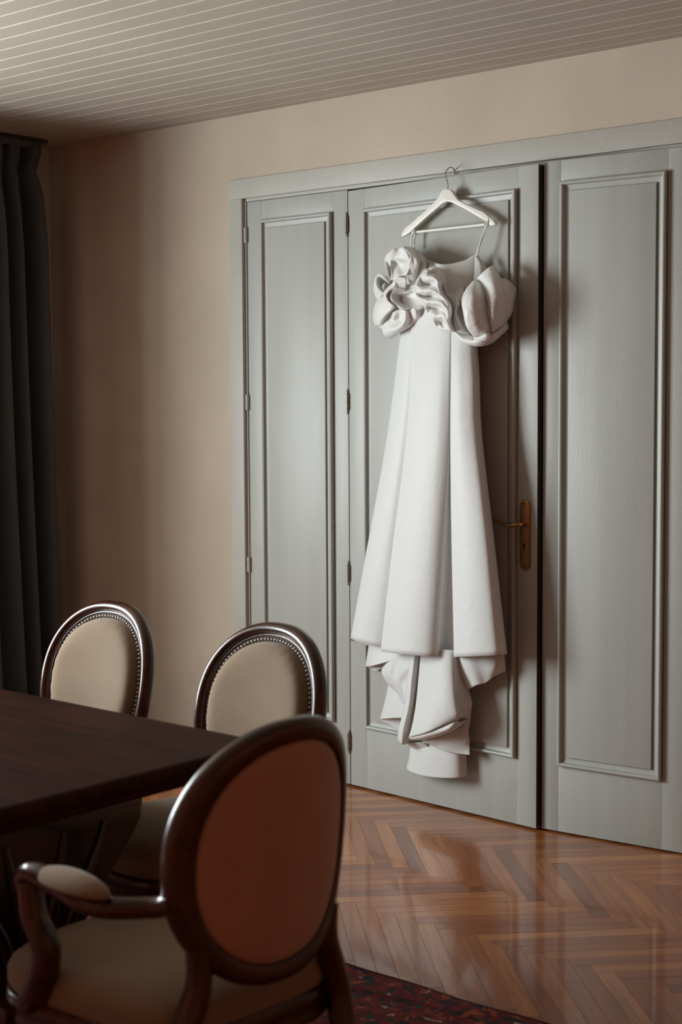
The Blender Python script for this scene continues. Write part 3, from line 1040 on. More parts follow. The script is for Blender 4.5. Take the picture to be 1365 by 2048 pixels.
bmesh.ops.bevel(bm, geom=[e for e in bm.edges if len(e.link_faces) == 2 and e.calc_face_angle(0) > 1.2], offset=0.004, segments=3, profile=0.5, affect='EDGES')
bm_obj('hanger_body', bm, M_hangwood, hg, 40)
tube('hanger_bar', [Vector(p) - HO for p in [(-3.4113, -0.0756, 2.1993), (-3.0636, -0.1035, 2.1987)]], 0.0055, M_hangwood, hg, 12)
tube('hook', [Vector(p) - HO for p in [(-3.2396, -0.0893, 2.3344), (-3.2395, -0.0893, 2.3654), (-3.2494, -0.0865, 2.3885), (-3.2547, -0.0791, 2.4099), (-3.251, -0.0573, 2.4276), (-3.2537, -0.031, 2.4245), (-3.2638, -0.0071, 2.4099)]], 0.0021, M_steel, hg, 10, 40)

# ------------------------------------------------------------------ wedding dress
DO = Vector((-3.2215, -0.166, 1.3839))
dr = empty('wedding_dress', tuple(DO))
tag(dr, 'white satin wedding gown with ruffled sleeves and train hanging on the door', 'dress')
def SH(*lines):
    return [[Vector(p) - DO for p in l] for l in lines]

skirt = SH(
    [(-3.4679,-0.074,1.9266), (-3.4665,-0.0761,1.845), (-3.4888,-0.0824,1.6648), (-3.5378,-0.0865,1.3771), (-3.62,-0.0879,1.0239), (-3.7166,-0.0841,0.6253)],
    [(-3.4375,-0.1045,1.9237), (-3.4362,-0.1067,1.8427), (-3.439,-0.1225,1.6635), (-3.4813,-0.1311,1.3791), (-3.5508,-0.1376,1.0312), (-3.6367,-0.1387,0.628)],
    [(-3.4152,-0.1184,1.922), (-3.4139,-0.1205,1.8414), (-3.3908,-0.1424,1.6624), (-3.4237,-0.1438,1.3803), (-3.4799,-0.1473,1.0357), (-3.5542,-0.1453,0.6212)],
    [(-3.3912,-0.1283,1.9204), (-3.3899,-0.1304,1.8401), (-3.3566,-0.1411,1.6618), (-3.3848,-0.1389,1.3808), (-3.4341,-0.1349,1.0372), (-3.4905,-0.1264,0.6134)],
    [(-3.3724,-0.1379,1.9191), (-3.371,-0.14,1.8391), (-3.3502,-0.1497,1.6616), (-3.3713,-0.16,1.3815), (-3.4221,-0.16,1.0397), (-3.4881,-0.1547,0.6115)],
    [(-3.3553,-0.1513,1.9177), (-3.354,-0.1534,1.838), (-3.3459,-0.1741,1.6613), (-3.3612,-0.1889,1.3824), (-3.4136,-0.1927,1.0426), (-3.4762,-0.1917,0.6118)],
    [(-3.2807,-0.1773,1.913), (-3.2793,-0.1795,1.8342), (-3.2688,-0.2004,1.6596), (-3.2738,-0.216,1.3844), (-3.3092,-0.2252,1.0505), (-3.3538,-0.2296,0.6197)],
    [(-3.2056,-0.1874,1.909), (-3.2041,-0.1895,1.8311), (-3.1937,-0.2104,1.6582), (-3.1943,-0.2224,1.3858), (-3.2174,-0.2286,1.0557), (-3.249,-0.23,0.6231)],
    [(-3.166,-0.1865,1.9072), (-3.1646,-0.1887,1.8296), (-3.1549,-0.2055,1.6576), (-3.1567,-0.2094,1.386), (-3.1783,-0.2076,1.0562), (-3.2107,-0.201,0.6213)],
    [(-3.1573,-0.1832,1.907), (-3.1558,-0.1854,1.8294), (-3.148,-0.1996,1.6575), (-3.1523,-0.1937,1.3856), (-3.1764,-0.1757,1.054), (-3.2154,-0.1565,0.6129)],
    [(-3.1526,-0.1836,1.9068), (-3.1511,-0.1857,1.8292), (-3.1433,-0.2,1.6575), (-3.1476,-0.194,1.3857), (-3.1503,-0.1778,1.0555), (-3.1463,-0.158,0.6203)],
    [(-3.1503,-0.1838,1.9066), (-3.1488,-0.1859,1.8291), (-3.1415,-0.2026,1.6574), (-3.1409,-0.2066,1.3861), (-3.1363,-0.207,1.0584), (-3.1246,-0.2079,0.6293)],
    [(-3.1159,-0.1825,1.9051), (-3.1144,-0.1847,1.8279), (-3.0995,-0.2059,1.6566), (-3.0905,-0.2187,1.3872), (-3.0629,-0.2329,1.0642), (-3.032,-0.2394,0.645)],
    [(-3.086,-0.1689,1.9044), (-3.0845,-0.171,1.8273), (-3.0559,-0.1934,1.656), (-3.0423,-0.2065,1.4414), (-2.9847,-0.2272,1.1038), (-2.9358,-0.2351,0.658)],
    [(-3.0828,-0.1451,1.9054), (-3.0812,-0.1472,1.828), (-3.0533,-0.1655,1.6563), (-3.0328,-0.1792,1.4409), (-2.9786,-0.1916,1.1016), (-2.9161,-0.2006,0.659)],
    [(-3.0991,-0.1117,1.9077), (-3.0976,-0.1138,1.8299), (-3.0748,-0.1277,1.6572), (-3.0571,-0.1371,1.4399), (-3.0031,-0.1455,1.0973), (-2.9354,-0.1549,0.6528)],
    [(-3.1565,-0.083,1.9117), (-3.155,-0.0851,1.833), (-3.1431,-0.0861,1.6588), (-3.1311,-0.087,1.4384), (-3.0837,-0.0908,1.0896), (-3.0217,-0.0998,0.6292)],
    [(-3.3179,-0.0636,1.9201), (-3.3165,-0.0657,1.8398), (-3.3167,-0.0657,1.6621), (-3.317,-0.0657,1.4364), (-3.3176,-0.0656,1.0765), (-3.3164,-0.0681,0.5828)],
    [(-3.4503,-0.0594,1.9264), (-3.4489,-0.0615,1.8449), (-3.475,-0.0594,1.6649), (-3.52,-0.0558,1.3766), (-3.6085,-0.0487,1.0216), (-3.6967,-0.0456,0.6003)]
)
cloth('skirt', [(skirt, True)], M_satin, dr, nu=8, nv=70)
bodice = [
    SH([(-3.3933,-0.0621,2.0812), (-3.4411,-0.0619,1.9486), (-3.4665,-0.0671,1.7598)],
       [(-3.3535,-0.0906,2.0805), (-3.3872,-0.1024,1.9439), (-3.4146,-0.1074,1.7574)],
       [(-3.2886,-0.132,2.0807), (-3.3036,-0.1524,1.9373), (-3.3228,-0.1581,1.7536)],
       [(-3.2186,-0.1629,2.0631), (-3.2165,-0.1847,1.9314), (-3.2318,-0.1762,1.7506)],
       [(-3.175,-0.1519,2.0629), (-3.1588,-0.1749,1.9291), (-3.1636,-0.1745,1.7487)],
       [(-3.1258,-0.1306,2.0756), (-3.1098,-0.1535,1.9278), (-3.1084,-0.1681,1.7474)],
       [(-3.0972,-0.1148,2.0928), (-3.0865,-0.1301,1.9278), (-3.0944,-0.1439,1.7476)],
       [(-3.0821,-0.1016,2.073), (-3.079,-0.1091,1.9285), (-3.0942,-0.1187,1.7482)],
       [(-3.0743,-0.0842,2.0557), (-3.0854,-0.0869,1.9299), (-3.1151,-0.0881,1.7495)]),
    SH([(-3.3933,-0.0621,2.0812), (-3.444,-0.0581,1.9489), (-3.4723,-0.0594,1.7602)],
       [(-3.3214,-0.0585,2.0695), (-3.3227,-0.057,1.943), (-3.3202,-0.0608,1.7559)],
       [(-3.1767,-0.0702,2.0595), (-3.2015,-0.0667,1.9366), (-3.2107,-0.0696,1.7527)],
       [(-3.0743,-0.0842,2.0557), (-3.0854,-0.0869,1.9299), (-3.1151,-0.0881,1.7495)]),
    SH([(-3.0939,-0.1259,2.0846), (-3.0834,-0.1412,2.0435), (-3.0775,-0.1561,1.9939)],
       [(-3.0827,-0.1232,2.0822), (-3.061,-0.1358,2.0514), (-3.0506,-0.1511,1.9963)],
       [(-3.0634,-0.1067,2.0553), (-3.0465,-0.1189,2.0373), (-3.0364,-0.1305,2.0003)])
]
cloth('bodice', bodice, M_satin, dr, nu=8, nv=40)
train = [
    SH([(-3.6395,-0.0532,0.6428), (-3.6534,-0.0521,0.5814), (-3.6674,-0.051,0.5136)],
       [(-3.5875,-0.0935,0.6527), (-3.5818,-0.1012,0.595), (-3.592,-0.1076,0.5316)],
       [(-3.5294,-0.0982,0.649), (-3.5128,-0.1103,0.6032), (-3.5171,-0.1208,0.5552)],
       [(-3.4507,-0.1117,0.6485), (-3.4373,-0.12,0.6121), (-3.4392,-0.1271,0.5818)],
       [(-3.3945,-0.1162,0.6352), (-3.3837,-0.1243,0.6181), (-3.3831,-0.1316,0.596)]),
    SH([(-3.6649,-0.0476,0.5294), (-3.6596,-0.048,0.512)],
       [(-3.6362,-0.039,0.5293), (-3.6256,-0.0399,0.5005)],
       [(-3.5668,-0.041,0.5529), (-3.5589,-0.0416,0.526)],
       [(-3.4646,-0.0456,0.5996), (-3.4648,-0.0456,0.5603)]),
    SH([(-3.5465,-0.0896,0.538), (-3.5511,-0.0964,0.5088), (-3.5223,-0.0987,0.4711), (-3.4755,-0.1025,0.4418), (-3.4368,-0.1056,0.4001)],
       [(-3.4992,-0.1187,0.5627), (-3.493,-0.13,0.5201), (-3.4728,-0.128,0.485), (-3.4368,-0.1309,0.4547), (-3.42,-0.1214,0.4047)],
       [(-3.4572,-0.1256,0.5798), (-3.4571,-0.1293,0.5298), (-3.4384,-0.138,0.4943), (-3.4214,-0.1321,0.4567), (-3.4091,-0.1295,0.4074)],
       [(-3.4085,-0.1296,0.6008), (-3.4043,-0.1479,0.5421), (-3.4132,-0.1364,0.497), (-3.3998,-0.1447,0.4573), (-3.3982,-0.1376,0.4061)],
       [(-3.352,-0.1413,0.6235), (-3.3666,-0.1474,0.5461), (-3.3794,-0.1463,0.5023), (-3.3846,-0.1459,0.4593), (-3.3873,-0.1457,0.4049)]),
    SH([(-3.5443,-0.0609,0.459), (-3.5659,-0.0591,0.3826), (-3.5902,-0.0572,0.3133)],
       [(-3.5062,-0.0784,0.4581), (-3.508,-0.0891,0.3945), (-3.5211,-0.0916,0.3301)],
       [(-3.4587,-0.0894,0.4496), (-3.453,-0.0971,0.3928), (-3.4525,-0.1043,0.3432)],
       [(-3.4066,-0.1008,0.4478), (-3.4061,-0.1081,0.4004), (-3.4165,-0.1072,0.3406)]),
    SH([(-3.5906,-0.0535,0.3167), (-3.5883,-0.0501,0.3084)],
       [(-3.5486,-0.0497,0.3215), (-3.5464,-0.0462,0.2933)],
       [(-3.4988,-0.0501,0.332), (-3.4967,-0.0466,0.2802)],
       [(-3.4467,-0.0543,0.3474), (-3.4446,-0.0508,0.284)]),
    SH([(-3.3664,-0.1474,0.6324), (-3.3812,-0.1534,0.507), (-3.3913,-0.1562,0.41), (-3.4252,-0.1499,0.3175), (-3.4507,-0.1262,0.2611)],
       [(-3.3402,-0.1603,0.6367), (-3.3491,-0.1741,0.5137), (-3.3561,-0.1807,0.4183), (-3.3817,-0.1787,0.3283), (-3.4093,-0.1584,0.2572)],
       [(-3.3312,-0.1502,0.6363), (-3.3405,-0.1603,0.5126), (-3.3504,-0.1631,0.4162), (-3.3763,-0.1574,0.3254), (-3.398,-0.1448,0.2563)],
       [(-3.3273,-0.1397,0.6353), (-3.3373,-0.1425,0.5104), (-3.3472,-0.1453,0.4041), (-3.3655,-0.1402,0.3142), (-3.384,-0.1315,0.2792)],
       [(-3.3113,-0.1518,0.6385), (-3.318,-0.1621,0.5155), (-3.3275,-0.1686,0.4104), (-3.3449,-0.1708,0.3319), (-3.3602,-0.1696,0.2931)],
       [(-3.2232,-0.1805,0.6454), (-3.2195,-0.1953,0.5316), (-3.2134,-0.2102,0.4315), (-3.2302,-0.2125,0.3734), (-3.2449,-0.2113,0.3354)],
       [(-3.1636,-0.1781,0.6473), (-3.148,-0.1938,0.5395), (-3.1304,-0.2061,0.4506), (-3.1209,-0.2068,0.4148), (-3.1195,-0.1961,0.3983)],
       [(-3.1542,-0.15,0.6446), (-3.1416,-0.1582,0.535), (-3.1294,-0.1628,0.4624), (-3.1225,-0.1597,0.4161), (-3.1285,-0.1448,0.3923)],
       [(-3.1547,-0.1138,0.6398), (-3.1379,-0.1152,0.5291), (-3.1066,-0.1213,0.4475), (-3.1185,-0.1203,0.412), (-3.1235,-0.1163,0.3806)]),
    SH([(-3.1353,-0.1768,0.4117), (-3.1645,-0.1961,0.3812), (-3.2688,-0.1913,0.3419), (-3.3695,-0.1507,0.3039)],
       [(-3.1225,-0.1886,0.3966), (-3.1567,-0.2039,0.3649), (-3.2621,-0.2005,0.3255), (-3.3685,-0.1617,0.2886)],
       [(-3.1261,-0.1739,0.3825), (-3.157,-0.2003,0.353), (-3.2636,-0.1954,0.3111), (-3.3609,-0.1623,0.284)],
       [(-3.1118,-0.1462,0.3872), (-3.162,-0.171,0.3435), (-3.2759,-0.1691,0.2971), (-3.3623,-0.1477,0.2774)]),
    SH([(-3.1182,-0.124,0.377), (-3.1374,-0.1513,0.349), (-3.2158,-0.1595,0.3133), (-3.2968,-0.1566,0.2805)],
       [(-3.1259,-0.1161,0.4085), (-3.1649,-0.1347,0.3688), (-3.2391,-0.1432,0.3319), (-3.3202,-0.1439,0.298)],
       [(-3.1677,-0.0983,0.4476), (-3.223,-0.1011,0.4031), (-3.2915,-0.1028,0.3659), (-3.3738,-0.1034,0.3261)]),
    SH([(-3.2066,-0.1241,0.409), (-3.1882,-0.1436,0.3162)],
       [(-3.1423,-0.1184,0.4162), (-3.1391,-0.1295,0.3337)],
       [(-3.1221,-0.102,0.4161), (-3.134,-0.101,0.3483)]),
    SH([(-3.2996,-0.1527,0.2775), (-3.2687,-0.1408,0.2663), (-3.2251,-0.1371,0.2547), (-3.1703,-0.127,0.2494), (-3.1186,-0.1167,0.2494)],
       [(-3.2214,-0.1518,0.3093), (-3.2052,-0.1423,0.2946), (-3.1818,-0.1333,0.2812), (-3.1516,-0.1213,0.2719), (-3.1263,-0.1089,0.2733)],
       [(-3.1258,-0.1161,0.3709), (-3.1258,-0.1161,0.352), (-3.1285,-0.1123,0.3322), (-3.1287,-0.1087,0.3126), (-3.1316,-0.1012,0.2977)]),
    SH([(-3.3166,-0.1297,0.2709), (-3.3004,-0.1166,0.2516), (-3.2465,-0.1137,0.2416), (-3.2108,-0.1021,0.237)],
       [(-3.4154,-0.1218,0.2575), (-3.4066,-0.108,0.2387), (-3.3642,-0.1006,0.2298), (-3.2724,-0.0971,0.2271)],
       [(-3.4192,-0.107,0.2816), (-3.3867,-0.1024,0.2756), (-3.3417,-0.0988,0.2715), (-3.2723,-0.0971,0.2617)]),
    SH([(-3.4392,-0.0549,0.2697), (-3.4443,-0.0581,0.1907), (-3.46,-0.0568,0.1347)],
       [(-3.4032,-0.0866,0.2803), (-3.3974,-0.0979,0.205), (-3.4049,-0.1009,0.1379)],
       [(-3.336,-0.1065,0.293), (-3.3277,-0.118,0.219), (-3.33,-0.1214,0.138)],
       [(-3.2585,-0.1163,0.3055), (-3.2432,-0.1248,0.2326), (-3.2405,-0.1286,0.1457)],
       [(-3.1905,-0.1146,0.3146), (-3.183,-0.1188,0.2404), (-3.1806,-0.119,0.1532)],
       [(-3.1658,-0.0913,0.3139), (-3.1609,-0.0916,0.2386), (-3.1584,-0.0918,0.1589)],
       [(-3.1718,-0.0727,0.3098), (-3.1669,-0.0731,0.2342), (-3.1661,-0.071,0.1651)]),
    SH([(-3.1836,-0.1404,0.6591), (-3.1596,-0.1423,0.5869), (-3.1154,-0.1314,0.4986)],
       [(-3.1132,-0.1605,0.6687), (-3.0937,-0.1693,0.607), (-3.0648,-0.1499,0.524)],
       [(-3.065,-0.1499,0.6721), (-3.0433,-0.1589,0.6091), (-3.0355,-0.1378,0.533)],
       [(-3.0057,-0.1402,0.6767), (-2.989,-0.1488,0.6061), (-3.0036,-0.1332,0.56)],
       [(-2.9732,-0.1139,0.6765), (-2.9684,-0.1143,0.6219), (-2.9688,-0.1071,0.5804)]),
    SH([(-3.1611,-0.0916,0.6023), (-3.1466,-0.0928,0.5211)],
       [(-3.0901,-0.0901,0.6021), (-3.083,-0.0907,0.5468)],
       [(-2.9835,-0.0914,0.6265), (-2.9811,-0.0916,0.5769)]),
    SH([(-3.6438,-0.0384,0.6206), (-3.5306,-0.0403,0.4337), (-3.4539,-0.045,0.2462)],
       [(-3.3245,-0.0568,0.6538), (-3.3275,-0.053,0.4596), (-3.3278,-0.053,0.2458)],
       [(-3.0415,-0.0868,0.6849), (-3.1649,-0.0697,0.4814), (-3.1828,-0.0668,0.2881)])
]
cloth('train', train, M_satin, dr, nu=8, nv=40)
sleeve_a = [
    SH([(-3.4846,-0.1539,2.0901), (-3.4669,-0.1647,2.0491), (-3.4595,-0.156,2.0157)],
       [(-3.4924,-0.1347,2.092), (-3.4824,-0.1292,2.0561), (-3.4519,-0.1566,2.0189)],
       [(-3.4874,-0.1288,2.0864), (-3.4544,-0.1501,2.0549), (-3.4341,-0.1704,2.0245)]),
    SH([(-3.5362,-0.0876,2.1019), (-3.5004,-0.1029,2.0533), (-3.4444,-0.1572,2.0185)],
       [(-3.5078,-0.1148,2.117), (-3.4748,-0.1236,2.0691), (-3.4215,-0.1777,2.0196)],
       [(-3.4413,-0.1667,2.1272), (-3.4595,-0.1186,2.0816), (-3.3913,-0.1925,2.028)],
       [(-3.4187,-0.1592,2.1373), (-3.4116,-0.138,2.0735), (-3.3665,-0.1976,2.0281)],
       [(-3.3988,-0.1484,2.1404), (-3.3392,-0.1967,2.0941), (-3.3196,-0.2138,2.0607), (-3.3417,-0.2089,2.0259)]),
    SH([(-3.4543,-0.1346,2.1007), (-3.3963,-0.1766,2.0791), (-3.3195,-0.217,2.0586)],
       [(-3.4442,-0.1199,2.1179), (-3.4015,-0.1357,2.1027), (-3.3121,-0.2207,2.0779)],
       [(-3.429,-0.1149,2.1359), (-3.4015,-0.1233,2.1221), (-3.3098,-0.2115,2.0947)]),
    SH([(-3.4039,-0.1418,2.1413), (-3.3121,-0.2207,2.0887), (-3.322,-0.2136,2.0535), (-3.3517,-0.1957,2.0255)],
       [(-3.3741,-0.1317,2.1363), (-3.288,-0.2102,2.0825), (-3.3101,-0.1959,2.0394), (-3.3595,-0.1578,1.9988)],
       [(-3.3642,-0.1201,2.1291), (-3.3078,-0.1681,2.0795), (-3.3201,-0.1671,2.0327), (-3.3547,-0.1457,1.9863)],
       [(-3.3542,-0.1022,2.1168), (-3.2835,-0.1732,2.0666), (-3.303,-0.1654,2.0227), (-3.3424,-0.1436,1.971)],
       [(-3.3393,-0.091,2.098), (-3.3053,-0.1248,2.064), (-3.3152,-0.1302,2.0201), (-3.3448,-0.1216,1.9668)],
       [(-3.3244,-0.0797,2.083), (-3.2907,-0.1198,2.0542), (-3.3005,-0.1252,2.0122), (-3.3276,-0.123,1.9547)]),
    SH([(-3.5133,-0.0957,2.0318), (-3.5572,-0.0797,2.0506), (-3.5833,-0.0776,2.0465), (-3.5939,-0.0767,2.0281), (-3.5992,-0.0763,2.0054), (-3.5968,-0.0765,1.9784), (-3.5759,-0.0782,1.9486)],
       [(-3.4697,-0.1551,2.0182), (-3.4821,-0.1697,2.0348), (-3.5155,-0.1515,2.0417), (-3.5259,-0.1537,2.029), (-3.5259,-0.1568,2.0081), (-3.521,-0.151,1.9894), (-3.5058,-0.1336,1.9707)],
       [(-3.4673,-0.1367,2.0098), (-3.5134,-0.105,2.0142), (-3.5366,-0.0969,2.0141), (-3.5418,-0.0996,2.0029), (-3.5315,-0.1066,1.9905), (-3.511,-0.1176,1.9756), (-3.4854,-0.1259,1.9588)]),
    SH([(-3.3592,-0.1889,2.019), (-3.3913,-0.1956,2.026), (-3.4138,-0.1907,2.0202), (-3.424,-0.1837,2.0046), (-3.4698,-0.1551,1.992), (-3.5006,-0.1402,1.9739), (-3.4853,-0.1539,1.9498)],
       [(-3.3618,-0.1825,2.0012), (-3.3866,-0.1836,2.0062), (-3.404,-0.1822,2.0036), (-3.409,-0.188,1.9942), (-3.4341,-0.1891,1.9826), (-3.4518,-0.1908,1.9612), (-3.4443,-0.1883,1.9368)],
       [(-3.3844,-0.1558,1.9818), (-3.3968,-0.1672,1.9855), (-3.4067,-0.1726,1.9839), (-3.4141,-0.1814,1.982), (-3.4495,-0.1692,1.9715), (-3.4674,-0.1553,1.9582), (-3.4523,-0.1565,1.9331)]),
    SH([(-3.3794,-0.1624,1.9793), (-3.4166,-0.1812,1.9858), (-3.4648,-0.1555,1.9768), (-3.475,-0.1547,1.9624), (-3.4598,-0.1621,1.9426), (-3.4245,-0.1712,1.9199), (-3.382,-0.1777,1.9029)],
       [(-3.3944,-0.1487,1.9772), (-3.4218,-0.1683,1.9738), (-3.4344,-0.1735,1.9612), (-3.4293,-0.1801,1.9439), (-3.4043,-0.1822,1.9241), (-3.377,-0.1812,1.908), (-3.3548,-0.1799,1.9016)],
       [(-3.3621,-0.142,1.9703), (-3.3995,-0.1359,1.9614), (-3.4246,-0.1308,1.9536), (-3.4246,-0.1308,1.9406), (-3.4046,-0.1355,1.9282), (-3.3772,-0.1439,1.9172), (-3.345,-0.1527,1.9116)]),
    SH([(-3.4093,-0.16,1.994), (-3.417,-0.1407,1.962), (-3.4096,-0.1413,1.9393), (-3.3747,-0.1628,1.9032)],
       [(-3.3744,-0.1566,1.996), (-3.377,-0.1346,1.964), (-3.3647,-0.1356,1.9374), (-3.3302,-0.1601,1.9014)],
       [(-3.3251,-0.1543,1.9971), (-3.3178,-0.1456,1.9641), (-3.3105,-0.1461,1.9379), (-3.2984,-0.1564,1.9001)]),
    SH([(-3.5213,-0.1137,1.9688), (-3.5577,-0.0983,1.9543), (-3.5733,-0.0908,1.9478), (-3.5945,-0.0829,1.9186), (-3.6025,-0.076,1.8808), (-3.5948,-0.0705,1.8557)],
       [(-3.4698,-0.1676,1.9521), (-3.4929,-0.1626,1.9366), (-3.511,-0.1549,1.9247), (-3.5292,-0.1441,1.9053), (-3.5423,-0.1338,1.8798), (-3.5503,-0.1176,1.8561)],
       [(-3.4367,-0.192,1.9362), (-3.4571,-0.1873,1.9188), (-3.475,-0.1796,1.9032), (-3.4982,-0.1653,1.8861), (-3.5138,-0.1516,1.8704), (-3.5296,-0.1286,1.8549)],
       [(-3.4093,-0.188,1.9147), (-3.4218,-0.1932,1.9058), (-3.442,-0.1916,1.8938), (-3.4649,-0.1835,1.8821), (-3.488,-0.1692,1.8705), (-3.5088,-0.1458,1.861)],
       [(-3.4398,-0.1513,1.9104), (-3.4575,-0.1499,1.9019), (-3.478,-0.1451,1.8917), (-3.4959,-0.1406,1.8795), (-3.5114,-0.1331,1.8691), (-3.527,-0.1194,1.8589)]),
    SH([(-3.45,-0.1381,1.9133), (-3.4831,-0.1261,1.8947), (-3.5114,-0.1207,1.8734), (-3.5348,-0.1126,1.8538), (-3.5895,-0.0771,1.8572)],
       [(-3.427,-0.1772,1.8975), (-3.4322,-0.1737,1.8793), (-3.4475,-0.16,1.8655), (-3.4807,-0.148,1.8523), (-3.5452,-0.0993,1.8452)],
       [(-3.3894,-0.1865,1.9047), (-3.4047,-0.1604,1.875), (-3.4097,-0.1724,1.8524), (-3.4424,-0.1729,1.8387), (-3.5168,-0.1265,1.8337)],
       [(-3.3496,-0.2021,1.8985), (-3.3572,-0.1984,1.8641), (-3.3846,-0.1931,1.8414), (-3.4298,-0.177,1.8269), (-3.5168,-0.1202,1.8206)],
       [(-3.3474,-0.1805,1.8957), (-3.3475,-0.1743,1.8646), (-3.3698,-0.1756,1.8378), (-3.4301,-0.1521,1.8184), (-3.5169,-0.1016,1.8098)],
       [(-3.3079,-0.2054,1.9056), (-3.3107,-0.1741,1.8742), (-3.3675,-0.1416,1.8445), (-3.4402,-0.114,1.8257), (-3.5194,-0.0765,1.8031)]),
    SH([(-3.3449,-0.1838,1.8973), (-3.35,-0.1647,1.8651), (-3.3799,-0.1312,1.8453)],
       [(-3.3054,-0.2088,1.9072), (-3.3106,-0.1897,1.8772), (-3.3525,-0.1397,1.8551)],
       [(-3.2983,-0.1907,1.8913), (-3.3082,-0.1681,1.8743), (-3.3401,-0.1282,1.8625)],
       [(-3.2887,-0.1759,1.9061), (-3.3009,-0.1563,1.8855), (-3.34,-0.1158,1.8648)]),
    SH([(-3.5101,-0.0586,2.1326), (-3.5571,-0.0548,2.0311), (-3.5681,-0.0539,1.9168), (-3.5113,-0.0585,1.8377)],
       [(-3.4593,-0.0938,2.1171), (-3.4851,-0.0917,2.0248), (-3.4754,-0.1111,1.9195), (-3.4451,-0.1136,1.8522)],
       [(-3.3889,-0.0932,2.1161), (-3.3818,-0.1187,2.0172), (-3.3995,-0.1048,1.9219), (-3.3998,-0.111,1.8506)],
       [(-3.3539,-0.0711,2.0893), (-3.3347,-0.1038,1.9969), (-3.335,-0.1162,1.9221), (-3.3695,-0.0885,1.8727)])
]
tag(cloth('sleeve_ruffle', sleeve_a, M_ruffle, dr, thick=0.003, nu=8, nv=48), 'puffed satin sleeve ruffle on the left')
